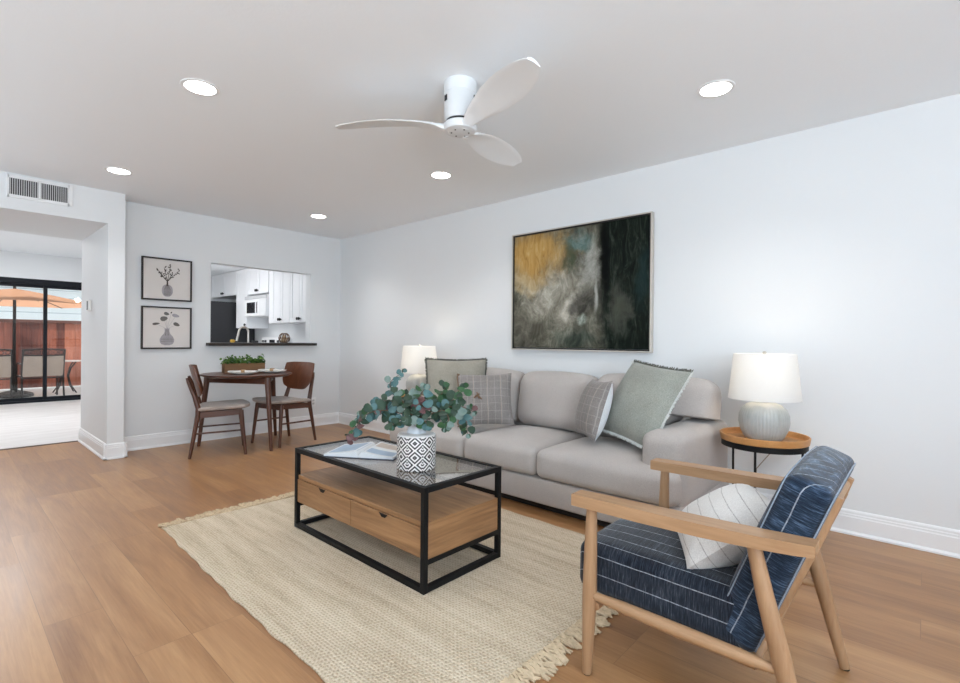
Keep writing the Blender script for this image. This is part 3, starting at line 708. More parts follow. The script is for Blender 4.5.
# ------------------------------------------------------------------ open book
bk = thing('open_book', 'open picture book lying on the glass top of the coffee table', 'book', (-1.965, -3.450, TZ-.003), R(-58.2))
bm = B(); box(bm, -.205, .205, -.136, .136, 0, .004, .001); obj('cover', bm, simple('navy_cover', (.03, .045, .08), .5, noise=(20, .1)), bk, smooth=False)
M_page = simple('book_page', (.70, .72, .74), .6, noise=(6, .04)); M_photo = simple('page_photo_sky', (.30, .40, .52), .4, noise=(12, .35)); M_photo2 = simple('page_photo_sand', (.48, .40, .34), .4, noise=(14, .3))
for s in (-1, 1):
    bm = B(); n = 18; secs = []
    for i in range(n+1):
        u = i/n; x = s*(.002 + .198*u); z = .004 + .042*math.exp(-u*1.5)*math.sin(min(1, u*5+.15)*PI/2)
        secs.append([(x, -.130, .004), (x, .130, .004), (x, .130, z+.001), (x, -.130, z+.001)])
    pg = obj('page_block', loft(bm, secs) and bm, M_page, bk)
    def zz(u): return .005 + .042*math.exp(-u*1.5)*math.sin(min(1, u*5+.15)*PI/2) + .0006
    def patch(u0, u1, y0, y1, m):
        bm = B(); k = 10; row = []
        for i in range(k+1):
            u = u0+(u1-u0)*i/k; row.append((bm.verts.new((s*(.002+.198*u), y0, zz(u))), bm.verts.new((s*(.002+.198*u), y1, zz(u)))))
        for a, b in zip(row[:-1], row[1:]): bm.faces.new((a[0], b[0], b[1], a[1]))
        obj('page_picture', bm, m, pg)
    if s < 0: patch(.08, .94, -.10, .10, M_photo)
    else: patch(.1, .95, .02, .115, M_photo2); patch(.1, .95, -.115, -.03, M_photo)

# ------------------------------------------------------------------ patterned vase
def vase_mat():
    t = NT('black_white_fretwork'); v = t.coord(); x = t.xyz(v)
    th = t.math('DIVIDE', t.math('ADD', t.math('ARCTAN2', x[1], x[0]), PI), 2*PI)
    col = t.math('MULTIPLY', th, 8.0); fx = t.math('FRACT', col)
    flip = t.math('FRACT', t.math('MULTIPLY', t.math('FLOOR', col), .5))
    # mirrored halves give diamonds split by a dotted column
    px = t.math('ABSOLUTE', t.math('SUBTRACT', fx, .5))
    hz = t.math('DIVIDE', x[2], .070); pz = t.math('ABSOLUTE', t.math('SUBTRACT', t.math('FRACT', hz), .5))
    d = t.math('ADD', t.math('MULTIPLY', px, 1.0), pz)
    st = t.math('FRACT', t.math('MULTIPLY', d, 3.6)); k = t.math('GREATER_THAN', st, .50)
    sep = t.math('LESS_THAN', t.math('ABSOLUTE', t.math('SUBTRACT', fx, .5)), .05)
    dots = t.math('GREATER_THAN', t.math('FRACT', t.math('MULTIPLY', hz, 5.0)), .5)
    k = t.math('MAXIMUM', t.math('MULTIPLY', sep, dots), t.math('MULTIPLY', k, t.math('SUBTRACT', 1, sep)))
    inside = t.math('LESS_THAN', x[2], .166); k = t.math('MAXIMUM', k, t.math('SUBTRACT', 1, inside))
    t.base(t.mix(k, (.022, .018, .020), (.78, .765, .75))); t.set(Roughness=.5); return t.m
VL = Vector((-1.978, -3.886, TZ-.003))
vs = thing('patterned_vase', 'white cylindrical vase with black concentric diamond fretwork on the coffee table', 'vase', VL)
M_vw = simple('vase_white_ceramic', (.76, .745, .73), .45, noise=(8, .02))
bm = B(); lathe(bm, [(.094, 0), (.097, .003), (.098, .01), (.098, .163), (.096, .168)], 72, cap=False); obj('body', bm, vase_mat(), vs)
bm = B(); lathe(bm, [(.0955, .1675), (.090, .174), (.052, .177), (.050, .178)], 60, cap=False); obj('shoulder', bm, M_vw, vs, label='plain white shoulder')
bm = B(); lathe(bm, [(.050, .176), (.046, .188), (.045, .225), (.042, .225), (.042, .10), (.002, .10)], 48, cap=False); obj('neck', bm, simple('pale_blue_glaze', (.62, .68, .74), .3, noise=(8, .03)), vs, label='pale blue-white neck')

# ------------------------------------------------------------------ eucalyptus
bq = thing('eucalyptus_bouquet', 'bunch of eucalyptus branches with round blue-green leaves standing in the fretwork vase', 'plant', VL + Vector((0, 0, .10)))
def leafm(name, a, b):
    t = NT(name); v = t.coord(); t.base(t.ramp(t.noise(v, 22, 3, .6), [(.3, a), (.7, b)])); t.set(Roughness=.55, Specular_IOR_Level=.35); MATS[name] = t.m; return t.m
LM = [leafm('eucalyptus_blue', (.040, .105, .11), (.10, .195, .20)), leafm('eucalyptus_green', (.018, .066, .026), (.055, .135, .055)), leafm('eucalyptus_dark', (.020, .045, .028), (.045, .085, .055)), leafm('eucalyptus_rust', (.085, .030, .032), (.15, .075, .075)), leafm('eucalyptus_grey', (.12, .185, .165), (.22, .29, .26))]
M_stem = simple('eucalyptus_stem', (.10, .06, .035), .7, noise=(30, .3))
Rt, Up, Fw = Vector((.671, -.742, 0)), Vector((0, 0, 1)), Vector((-.742, -.671, 0))   # right / up / towards the room
ER = random.Random(21)
def add_leaf(bm, c, nrm, ax, L, mi):
    nrm = nrm.normalized(); ax = (ax - nrm*ax.dot(nrm)).normalized(); sd = nrm.cross(ax); n = 9
    ctr = bm.verts.new(c + ax*L*.5 - nrm*L*.05); ring = []
    for k in range(n):
        q = 2*PI*k/n; r = L*.5*(1+.06*math.cos(3*q)); rr = bm.verts.new(c + ax*(L*.5 + r*math.cos(q)*-1.0) + sd*r*.92*math.sin(q) + nrm*L*.07*math.cos(2*q)); ring.append(rr)
    for k in range(n):
        f = bm.faces.new((ctr, ring[k], ring[(k+1) % n])); f.material_index = mi
def branch(pts, leafL, pal, step=.034, start=.25, term=True):
    """pts: (right, up, toward) offsets from the vase centre line at the neck, metres"""
    P = [Rt*a + Up*b + Fw*c for a, b, c in pts]; fine = []
    n = len(P)
    for i in range(n-1):
        p0, p1, p2, p3 = P[max(i-1, 0)], P[i], P[i+1], P[min(i+2, n-1)]
        for k in range(8):
            t = k/8; fine.append(.5*((2*p1) + (p2-p0)*t + (2*p0-5*p1+4*p2-p3)*t*t + (3*p1-p0-3*p2+p3)*t**3))
    fine.append(P[-1]); N = len(fine)
    bm = B(); tube(bm, fine, [.0036*(1-.7*i/(N-1)) + .0006 for i in range(N)], 6); br = obj('branch', bm, M_stem, bq)
    lens = [0]
    for a, b in zip(fine[:-1], fine[1:]): lens.append(lens[-1] + (b-a).length)
    bm = B(); s = lens[-1]*start; side = ER.uniform(0, 6)
    while s < lens[-1]:
        i = max(j for j in range(N) if lens[j] <= s); i = min(i, N-2); c = fine[i].lerp(fine[i+1], (s-lens[i])/max(1e-6, lens[i+1]-lens[i])); d = (fine[i+1]-fine[i]).normalized()
        u, v = frame_of(d); k = s/lens[-1]
        if c.z < .190 and math.hypot(c.x, c.y) < .085: s += step; continue
        for h in (0, 1):
            a = side + PI*h + ER.uniform(-.4, .4); o = u*math.cos(a) + v*math.sin(a); ax = (o + d*ER.uniform(.1, .7)).normalized()
            nrm = (d*ER.uniform(-.2, .9) + Up*ER.uniform(.1, .8) + Fw*ER.uniform(.1, 1.0) + Rt*ER.uniform(-.5, .5))
            L = leafL*(1.14-.45*k**2)*ER.uniform(.62, 1.2); add_leaf(bm, c + ax*.006, nrm, ax, L, ER.choice(pal))
        side += PI/2 + ER.uniform(-.3, .3); s += step*(1.1-.45*k)
    if term:
        for h in range(3): add_leaf(bm, fine[-1], Fw + Up*ER.uniform(-.3, .8) + Rt*ER.uniform(-.6, .6), (fine[-1]-fine[-2]).normalized() + Rt*ER.uniform(-.6, .6), leafL*.5, ER.choice(pal))
    obj('leaves', bm, LM, br)
z0 = .13   # neck mouth above the bouquet's foot
S = 1/196.0
def e(u, v, t=0): return ((u-416.3)*S, (434.5-v-1.5)*S + .072, t)
for pts, L, pal, step in [
    ([(0, 0, 0), (-.01, z0, 0), e(402, 412, .04), e(380, 409, .07), e(365, 417, .09), e(357, 436, .10)], .052, [0, 0, 1, 2, 2, 3], .032),
    ([(0, 0, 0), (-.01, z0, 0), e(404, 414, .02), e(385, 404, .02), e(370, 411, .03), e(361, 418, .03)], .056, [0, 0, 4, 1, 2], .032),
    ([(0, 0, 0), (-.005, z0, 0), e(404, 408, -.03), e(393, 396, -.05), e(388, 384, -.05), e(401, 373, -.05)], .048, [0, 4, 0, 2], .050),
    ([(0, 0, 0), (-.005, z0, 0), e(405, 412, 0), e(396, 402, .02), e(380, 400, .03)], .040, [2, 2], .045),
    ([(0, 0, 0), (0, z0, 0), e(414, 410, .03), e(418, 398, .05), e(425, 388, .05)], .066, [1, 1, 0, 4], .034),
    ([(0, 0, 0), (0, z0, 0), e(410, 414, .06), e(406, 402, .08), e(402, 394, .09)], .062, [1, 2, 2, 4], .034),
    ([(0, 0, 0), (.005, z0, 0), e(420, 412, .06), e(425, 404, .10), e(421, 400, .13)], .064, [0, 0, 2, 1, 3], .030),
    ([(0, 0, 0), (.005, z0, 0), e(426, 412, -.02), e(438, 398, -.04), e(444, 388, -.05)], .060, [1, 1, 2], .034),
    ([(0, 0, 0), (.01, z0, 0), e(430, 411, .01), e(448, 402, .02), e(458, 394, .02), e(464, 387, .02)], .058, [1, 1, 2, 2], .034),
    ([(0, 0, 0), (.01, z0, 0), e(431, 413, .03), e(448, 405, .05), e(463, 410, .06), e(467, 431, .06)], .050, [1, 2, 4, 0], .032),
    ([(0, 0, 0), (.01, z0, 0), e(430, 413, .05), e(444, 408, .08), e(449, 416, .09), e(446, 424, .09)], .050, [4, 2, 1, 2], .032),
    ([(0, 0, 0), (.01, z0, 0), e(432, 411, 0), e(450, 404, 0), e(466, 408, 0), e(472, 411, .0)], .050, [3, 4, 2, 1, 1], .036),
    ([(0, 0, 0), (-.005, z0, 0), e(410, 418, .08), e(402, 416, .12), e(397, 421, .13)], .056, [2, 1, 2, 0], .030),
    ([(0, 0, 0), (.005, z0, 0), e(420, 417, .08), e(427, 417, .12), e(430, 421, .13)], .056, [1, 2, 0], .030),
    ([(0, 0, 0), (0, z0, 0), e(416, 414, .09), e(413, 410, .13), e(409, 412, .15)], .054, [2, 2, 4], .030),
    ([(0, 0, 0), (0, z0, 0), e(413, 412, -.06), e(408, 400, -.10), e(404, 396, -.12)], .056, [1, 2], .034),
    ([(0, 0, 0), (0, z0, 0), e(424, 414, -.07), e(432, 404, -.12), e(440, 404, -.15)], .056, [1, 2, 0], .034),
]: branch(pts, L, pal, step*.76, .40)

# ------------------------------------------------------------------ tray tables and lamps
M_shade = None
def shade_mat():
    t = NT('linen_lampshade'); v = t.coord(); n = t.noise(v, 260, 2)
    df = t.a('ShaderNodeBsdfDiffuse'); tl = t.a('ShaderNodeBsdfTranslucent'); c = t.mix(n, (.86, .86, .855), (.92, .92, .915))
    t.l(c, df.inputs[0]); t.l(c, tl.inputs[0]); mx = t.a('ShaderNodeMixShader'); mx.inputs[0].default_value = .45
    t.l(df.outputs[0], mx.inputs[1]); t.l(tl.outputs[0], mx.inputs[2]); t.l(mx.outputs[0], t.out.inputs[0]); return t.m
M_shade = shade_mat()
def glaze():
    t = NT('grey_glaze'); v = t.coord(); t.base(t.ramp(t.noise(v, 14, 4), [(.3, (.36, .37, .36)), (.7, (.46, .47, .455))])); t.set(Roughness=.42); return t.m
M_glaze = glaze()
def tray_table(loc, lab):
    t = thing('tray_table', lab, 'side table', loc, group='round tray tables')
    bm = B(); lathe(bm, [(.001, .545), (.214, .545), (.226, .550), (.231, .584), (.228, .588), (.222, .586), (.216, .558), (.210, .553), (.001, .553)], 64, cap=False); obj('tray', bm, M_traywood, t, label='round wooden tray top')
    bm = B(); lathe(bm, [(.200, .515), (.221, .515), (.221, .546), (.200, .546), (.200, .515)], 64, cap=False); obj('ring', bm, M_blackmetal, t, label='black metal ring under the tray')
    for a in (65, 181, 300):
        a = R(a); bm = B(); cyl(bm, (.19*math.cos(a)*1.06, .19*math.sin(a)*1.06, .003), (.205*math.cos(a), .205*math.sin(a), .52), .0065, n=10); obj('leg', bm, M_blackmetal, t)
    bm = B(); pts = [(.201*math.cos(2*PI*k/40), .201*math.sin(2*PI*k/40), .0085) for k in range(41)]; tube(bm, pts, .0065, 8, cap=False); obj('base_ring', bm, M_blackmetal, t)
    return t
def table_lamp(loc, lab, watts, cord=None):
    t = thing('table_lamp', lab, 'lamp', loc, group='table lamps')
    prof = [(.070, 0), (.088, .004), (.104, .022), (.122, .062), (.130, .105), (.128, .145), (.115, .180), (.090, .205), (.060, .217), (.035, .220), (.032, .216)]
    bm = B(); lathe(bm, prof, 220, fn=lambda r, z, a: r*(1 + .030*(abs(math.sin(a*22))**.7-.5)*min(1, max(0, (.212-z)/.05))*min(1, z/.02+.1)), cap=True); obj('base', bm, M_glaze, t, ang=70)
    bm = B(); cyl(bm, (0, 0, .215), (0, 0, .285), .010, n=14); cyl(bm, (0, 0, .285), (0, 0, .325), .018, n=16); obj('stem', bm, simple('brushed_nickel', (.55, .53, .5), .3, 1, noise=(20, .05)), t)
    bm = B(); lathe(bm, [(.186, .237), (.188, .237), (.161, .500), (.159, .500), (.186, .237)], 72, cap=False); sh = obj('lamp_shade', bm, M_shade, t)
    bm = B()
    for k in range(3): a = 2*PI*k/3; tube(bm, [(0, 0, .495), (.158*math.cos(a), .158*math.sin(a), .495)], .002, 6)
    cyl(bm, (0, 0, .300), (0, 0, .500), .003, n=8); obj('harp', bm, MATS['brushed_nickel'], t)
    bm = B(); lathe(bm, [(.002, .498), (.010, .500), (.011, .508), (.007, .514), (.001, .516)], 16); obj('finial', bm, MATS['brushed_nickel'], t)
    bm = B(); lathe(bm, [(.012, .325), (.020, .345), (.028, .375), (.024, .395), (.012, .405), (.001, .407)], 20); obj('bulb', bm, emit('bulb_glow', (1, .80, .55), 30), t)
    l = bpy.data.lights.new('bulb_light', 'POINT'); l.energy = watts; l.color = (1, .90, .77); l.shadow_soft_size = .04
    o = bpy.data.objects.new('bulb_light', l); COL.objects.link(o); o.parent = t; o.location = (0, 0, .445)
    if cord:
        bm = B(); tube(bm, cord, .0028, 8); obj('cord', bm, simple('clear_brown_cord', (.30, .24, .18), .5, noise=(20, .1)), t)
    return t
tray_table((-.375, -5.098, 0), 'round wooden tray table on thin black legs between the sofa and the armchair')
table_lamp((-.375, -5.098, .5535), 'lit white-shaded lamp with ribbed grey base on the tray table behind the armchair', .6, [(.06, .06, .004), (.14, .05, .006), (.217, .03, .022), (.236, .02, .04), (.242, .01, .0), (.25, .0, -.10), (.20, .08, -.22), (.26, .10, -.36), (.30, .10, -.545)])
tray_table((-.385, -2.062, 0), 'round wooden tray table at the far end of the sofa behind the eucalyptus')
table_lamp((-.385, -2.062, .5535), 'lit white-shaded lamp at the far end of the sofa, half hidden by the sage pillow', 1.5)

# ------------------------------------------------------------------ armchair
def denim(name, across, stripe, cols):
    """navy slub weave: fine slubs that run across the pale stripes"""
    t = NT(name); v = t.coord(); x = t.xyz(v)
    sc = [14, 14, 14]; sc[across] = 190; s1 = t.noise(t.coord(scale=tuple(sc)), 1.3, 4, .7); s2 = t.noise(v, 7, 3, .6)
    f = t.math('ADD', t.math('MULTIPLY', s1, .8), t.math('MULTIPLY', s2, .2))
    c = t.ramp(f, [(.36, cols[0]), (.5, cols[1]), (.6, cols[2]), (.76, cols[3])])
    wob = t.math('MULTIPLY', t.math('SUBTRACT', t.noise(v, 11, 2), .5), .006)
    sm = t.math('ADD', t.math('ADD', t.math('ABSOLUTE', x[0]), t.math('MULTIPLY', x[stripe[0]], stripe[1])), wob)
    fr = t.math('ABSOLUTE', t.math('SUBTRACT', t.math('FRACT', t.math('ADD', t.math('DIVIDE', sm, .062), .2)), .5))
    k = t.math('MULTIPLY', t.math('LESS_THAN', fr, .026), t.rng(t.noise(v, 90, 2), .3, .6, .25, .8))
    c = t.mix(k, c, (.36, .39, .43)); t.base(c); t.set(Roughness=.95, Sheen_Weight=.25, Specular_IOR_Level=.1); t.bump(s1, .5, .002); return t.m
M_pipe = fabric('pale_piping', (.16, .20, .26), (.28, .33, .40), 300)
ac = thing('armchair', 'pale wood armchair with navy striped cushions in front of the sofa wall', 'armchair', (-1.825, -5.25, 0))
for s in (-1, 1):
    x = .312*s
    bm = B(); tube(bm, [(x, .294, 0.004), (x, .291, .10), (x, .287, .26), (x, .284, .42), (x, .281, .57)], [.0165, .0195, .0245, .0215, .017], 18); lf = obj('leg', bm, M_beechv, ac)
    bm = B(); cyl(bm, (x, .294, 0), (x, .294, .005), .014, n=14); obj('foot_pad', bm, M_blackmetal, lf)
    bm = B(); tube(bm, [(x, -.346, 0.004), (x, -.310, .14), (x, -.270, .30), (x, -.232, .45), (x, -.202, .585)], [.0165, .020, .025, .022, .018], 18); lf = obj('leg', bm, M_beechv, ac)
    bm = B(); cyl(bm, (x, -.346, 0), (x, -.346, .005), .014, n=14); obj('foot_pad', bm, M_blackmetal, lf)
    bm = B(); secs = []
    for (y, hw, zt, hh, ox) in ((.336, .032, .604, .019, 0), (.25, .034, .606, .0195, 0), (.10, .0365, .608, .0195, .001), (-.08, .038, .611, .0185, .001), (-.22, .036, .615, .017, 0), (-.31, .033, .619, .0155, -.002), (-.347, .030, .621, .0145, -.004)):
        c = x*1.03 + ox*s; secs.append([(c-hw, y, zt-2*hh), (c+hw, y, zt-2*hh), (c+hw, y, zt), (c-hw, y, zt)])
    loft(bm, secs); bevel_all(bm, .007, 3); obj('armrest', bm, M_beech, ac)
    bm = B(); tube(bm, [(x, .282, .270), (x, .17, .268), (x, -.01, .264), (x, -.17, .264), (x, -.275, .264)], [.0125, .018, .0205, .018, .0125], 16); obj('stretcher', bm, M_beech, ac)
    xx = .252*s; xu = .13*s
    bm = B(); tube(bm, [(xx, .27, .236), (xx, .0, .230), (xx, -.20, .224)], .017, 14); obj('seat_rail', bm, M_beech, ac)
    bm = B(); tube(bm, [(xu, -.178, .224), (xu, -.243, .38), (xu, -.328, .60), (xu, -.366, .70)], [.017, .021, .021, .017], 16); obj('back_upright', bm, M_beechv, ac)
M_beechx = wood('beech_cross', (.27, .145, .072), (.44, .265, .145), 'X', 1.6, .42, .9)
for (y, z, r, w) in ((.268, .236, .016, .31), (-.19, .224, .016, .25), (-.312, .555, .013, .13), (-.360, .680, .013, .13)):
    bm = B(); tube(bm, [(-w, y, z), (0, y, z), (w, y, z)], r, 14); obj('cross_rail', bm, M_beechx, ac)
bm = cushion(.555, .535, .168, .035, top=.028, bot=.008, front=.012, n=24)
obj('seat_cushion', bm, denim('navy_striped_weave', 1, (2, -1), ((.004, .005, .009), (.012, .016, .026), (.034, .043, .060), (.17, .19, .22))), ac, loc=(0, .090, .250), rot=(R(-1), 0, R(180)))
bm = cushion(.555, .118, .525, .030, top=.016, front=.022, n=24)
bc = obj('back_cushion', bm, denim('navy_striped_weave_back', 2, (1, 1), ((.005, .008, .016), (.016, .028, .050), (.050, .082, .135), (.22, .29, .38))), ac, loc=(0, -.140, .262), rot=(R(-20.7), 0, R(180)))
bm = B()
for yy in (-.056, .056):
    pts = [(a, yy, b-.020*(1 if b > .3 else 0)) for a, b in ((-.262, .02), (-.272, .10), (-.273, .43), (-.270, .51), (-.255, .532), (-.2, .543), (0, .555), (.2, .543), (.255, .532), (.270, .51), (.273, .43), (.272, .10), (.262, .02))]
    tube(bm, pts, .0019, 6)
obj('piping', bm, M_pipe, bc)
M_wstripe = fabric('white_striped_cotton', (.60, .575, .55), (.74, .72, .695), 280, mott=6, bump=.4, stripes=[((.1, 0, 1), .045, .0030, (.36, .335, .315), .2)])
p = obj('throw_pillow', pillow(.44, .34, .20, .04, seed=9), M_wstripe, loc=(-1.815, -5.292, .502), rot=face_rot((-.15, .58, .80), R(12)))
tag(p, 'white pillow with thin grey stripes lying on the navy armchair seat', 'pillow', 'throw pillows')

# ------------------------------------------------------------------ dining table and chairs
dt = thing('dining_table', 'round walnut dining table with tapered legs against the back wall', 'table', (-1.425, -.545, 0))
bm = B(); lathe(bm, [(.001, .722), (.398, .722), (.434, .738), (.436, .745), (.433, .750), (.001, .750)], 72, cap=False); obj('tabletop', bm, M_walnut, dt)
lp = [((.040, -.370), (.049, -.445)), ((.345, .175), (.44, .290)), ((-.31, .235), (-.37, .285))]
bm = B()
for a, b in ((0, 1), (1, 2), (2, 0)):
    p0, p1 = Vector((*lp[a][0], .69)), Vector((*lp[b][0], .69)); d = (p1-p0).normalized(); n_ = Vector((-d.y, d.x, 0))*.010
    secs = [[q-n_+Vector((0, 0, -.033)), q+n_+Vector((0, 0, -.033)), q+n_+Vector((0, 0, .033)), q-n_+Vector((0, 0, .033))] for q in (p0, p1)]; loft(bm, secs)
obj('apron', bm, M_walnut, dt, smooth=False)
for t0, f0 in lp:
    bm = B(); tube(bm, [(*f0, 0), (*t0, .724)], [.0155, .029], 16); obj('leg', bm, M_walnutv, dt)
M_seat = fabric('taupe_seat_cloth', (.30, .245, .215), (.44, .375, .335), 300, mott=5)
def dining_chair(loc, rz, lab):
    t = thing('dining_chair', lab, 'chair', loc, rz, 'walnut dining chairs')
    for s in (-1, 1):
        bm = B(); tube(bm, [(.222, s*.222, 0), (.198, s*.205, .25), (.180, s*.192, .425)], [.0135, .018, .022], 12); obj('leg', bm, M_walnutv, t)
        bm = B(); tube(bm, [(-.245, s*.215, 0), (-.205, s*.203, .25), (-.180, s*.194, .40), (-.178, s*.192, .46), (-.212, s*.178, .58), (-.258, s*.155, .70), (-.272, s*.148, .74)], [.0135, .018, .022, .023, .020, .017, .012], 12); obj('leg', bm, M_walnutv, t)
        bm = B(); loft(bm, [[(x, s*.192-.011, z-.028), (x, s*.192+.011, z-.028), (x, s*.192+.011, z+.026), (x, s*.192-.011, z+.026)] for x, z in ((-.19, .395), (0, .402), (.19, .412))]); obj('side_rail', bm, M_walnut, t, smooth=False)
        bm = B(); tube(bm, [(-.212, s*.205, .225), (.200, s*.205, .235)], .0085, 10); obj('stretcher', bm, M_walnut, t)
    obj('cross_rail', box(B(), .165, .187, -.17, .17, .375, .425), M_walnut, t, smooth=False); obj('cross_rail', box(B(), -.187, -.165, -.17, .17, .36, .415), M_walnut, t, smooth=False)
    bm = cushion(.45, .455, .036, .016, top=.012, front=.0, n=14)
    for v in bm.verts:
        fx = (v.co.x + .2)/.4; v.co.y *= 1.0 + .06*fx; v.co.z += .014*fx + .008*(v.co.y/.22)**2
        if fx > .8: v.co.x -= .05*(v.co.y/.23)**2
    obj('seat', bm, M_seat, t, loc=(.045, 0, .424), label='taupe upholstered seat')
    # curved veneer backrest, wide in the middle with rounded corners
    bm = B(); n = 22; m = 12; gf = {}
    for i in range(n+1):
        for j in range(m+1):
            b = -1+2*j/m; hw = .236*(1-.20*max(0, -b)**2.2 - .055*max(0, b)**3); c = -1+2*i/n
            y = c*hw; z = .705 + b*.150*(1-.22*max(0, abs(c)-.55)**1.5 if True else 1)
            if b < 0: z += .035*abs(c)**3*(-b)
            x = -.190 - .26*(z-.56) + .045*abs(c)**2
            for sd in (0, 1): gf[i, j, sd] = bm.verts.new((x + (.011 if sd else 0), y, z))
    for i in range(n):
        for j in range(m):
            bm.faces.new((gf[i, j, 0], gf[i, j+1, 0], gf[i+1, j+1, 0], gf[i+1, j, 0])); bm.faces.new((gf[i, j, 1], gf[i+1, j, 1], gf[i+1, j+1, 1], gf[i, j+1, 1]))
    for i in range(n):
        bm.faces.new((gf[i, 0, 0], gf[i+1, 0, 0], gf[i+1, 0, 1], gf[i, 0, 1])); bm.faces.new((gf[i, m, 0], gf[i, m, 1], gf[i+1, m, 1], gf[i+1, m, 0]))
    for j in range(m):
        bm.faces.new((gf[0, j, 0], gf[0, j, 1], gf[0, j+1, 1], gf[0, j+1, 0])); bm.faces.new((gf[n, j, 0], gf[n, j+1, 0], gf[n, j+1, 1], gf[n, j, 1]))
    obj('backrest', bm, wood('walnut_veneer', (.075, .024, .011), (.17, .058, .026), 'Z', 1.2, .35, 1), t)
    return t
dining_chair((-1.742, -.672, 0), R(-20), 'walnut dining chair below the framed prints, seen from its side')
dining_chair((-1.085, -.655, 0), R(192), 'walnut dining chair with its back to the corner of the room')
# planter, plates, napkins
pl = thing('planter_box', 'long woven brown planter full of green leaves on the dining table', 'planter', (-1.39, -.36, .7505), R(-8))
M_wick = wood('rough_planter_wood', (.13, .062, .026), (.25, .135, .06), 'X', 2.2, .8, .8)
bm = B(); box(bm, -.20, .20, -.065, .065, 0, .012); box(bm, -.20, .20, -.065, -.052, .012, .098, .002); box(bm, -.20, .20, .052, .065, .012, .098, .002); box(bm, -.20, -.187, -.052, .052, .012, .098, .002); box(bm, .187, .20, -.052, .052, .012, .098, .002)
obj('box', bm, M_wick, pl, smooth=False)
obj('soil', box(B(), -.186, .186, -.051, .051, .012, .082), simple('soil', (.03, .02, .013), .95, noise=(80, .4)), pl, smooth=False)
GL = [leafm('herb_green', (.045, .11, .014), (.13, .24, .045)), leafm('herb_dark', (.016, .055, .010), (.05, .12, .025))]
bm = B(); rnd = random.Random(5)
for k in range(520):
    x = rnd.uniform(-.205, .205); y = rnd.uniform(-.07, .07); top = .15 + .02*math.sin(x*40) + rnd.uniform(-.02, .018); z = rnd.uniform(.088, top)
    add_leaf(bm, Vector((x, y, z)), Vector((rnd.uniform(-1, 1), rnd.uniform(-1, .4), rnd.uniform(.2, 1.2))), Vector((rnd.uniform(-1, 1), rnd.uniform(-1, 1), rnd.uniform(-.2, 1))), rnd.uniform(.018, .032), rnd.choice((0, 0, 1)))
for k in range(60):
    x = rnd.uniform(-.19, .19); y = rnd.uniform(-.05, .05); tube(bm, [(x, y, .08), (x+rnd.uniform(-.02, .02), y+rnd.uniform(-.02, .02), .14)], .0015, 4, mi=1)
obj('greenery', bm, GL, pl, label='dense small green leaves', kind='stuff')
M_china = simple('white_china', (.80, .79, .77), .25, noise=(6, .01)); M_nap = fabric('white_napkin', (.62, .60, .57), (.76, .74, .71), 300, mott=12)
M_ring = wood('napkin_ring_wood', (.30, .17, .08), (.46, .28, .14), 'Y', 2)
def setting(x, y, rz, labp, labn):
    t = obj('plate', lathe(B(), [(.001, .002), (.072, .0), (.078, .004), (.132, .016), (.134, .019), (.130, .019), (.076, .008), (.001, .006)], 56, cap=False), M_china, loc=(x, y, .7505)); tag(t, labp, 'plate', 'dinner plates')
    n = thing('napkin', labn, 'napkin', (x, y, .768), rz, 'rolled napkins')
    bm = B(); secs = []
    for i in range(13):
        u = -1+2*i/12; w = .016 + .034*abs(u)**1.3; h = .012 - .004*abs(u); ring = []
        for k in range(16): q = 2*PI*k/16; ring.append((u*.135, math.cos(q)*w, .010 + math.sin(q)*h*(1+.3*math.cos(3*q)*abs(u))))
        secs.append(ring)
    loft(bm, secs); obj('cloth', bm, M_nap, n)
    bm = B(); 
    for sx in (1,): 
        pts = [(0, .022*math.cos(2*PI*k/24), .013 + .017*math.sin(2*PI*k/24)) for k in range(25)]; rings = []
        loft(bm, [[(px+dx, py*sc, .013+(pz-.013)*sc) for dx, sc in ((-.018, 1), (.018, 1), (.018, .85), (-.018, .85))] for px, py, pz in pts])
    obj('napkin_ring', bm, M_ring, n, label='wooden napkin ring')
setting(-1.52, -.67, R(-40), 'white plate under a napkin on the table, toward the framed prints', 'rolled white napkin in a wooden ring on the plate nearer the framed prints')
setting(-1.20, -.62, R(-50), 'white plate under a napkin on the table, toward the corner chair', 'rolled white napkin in a wooden ring on the plate by the corner chair')

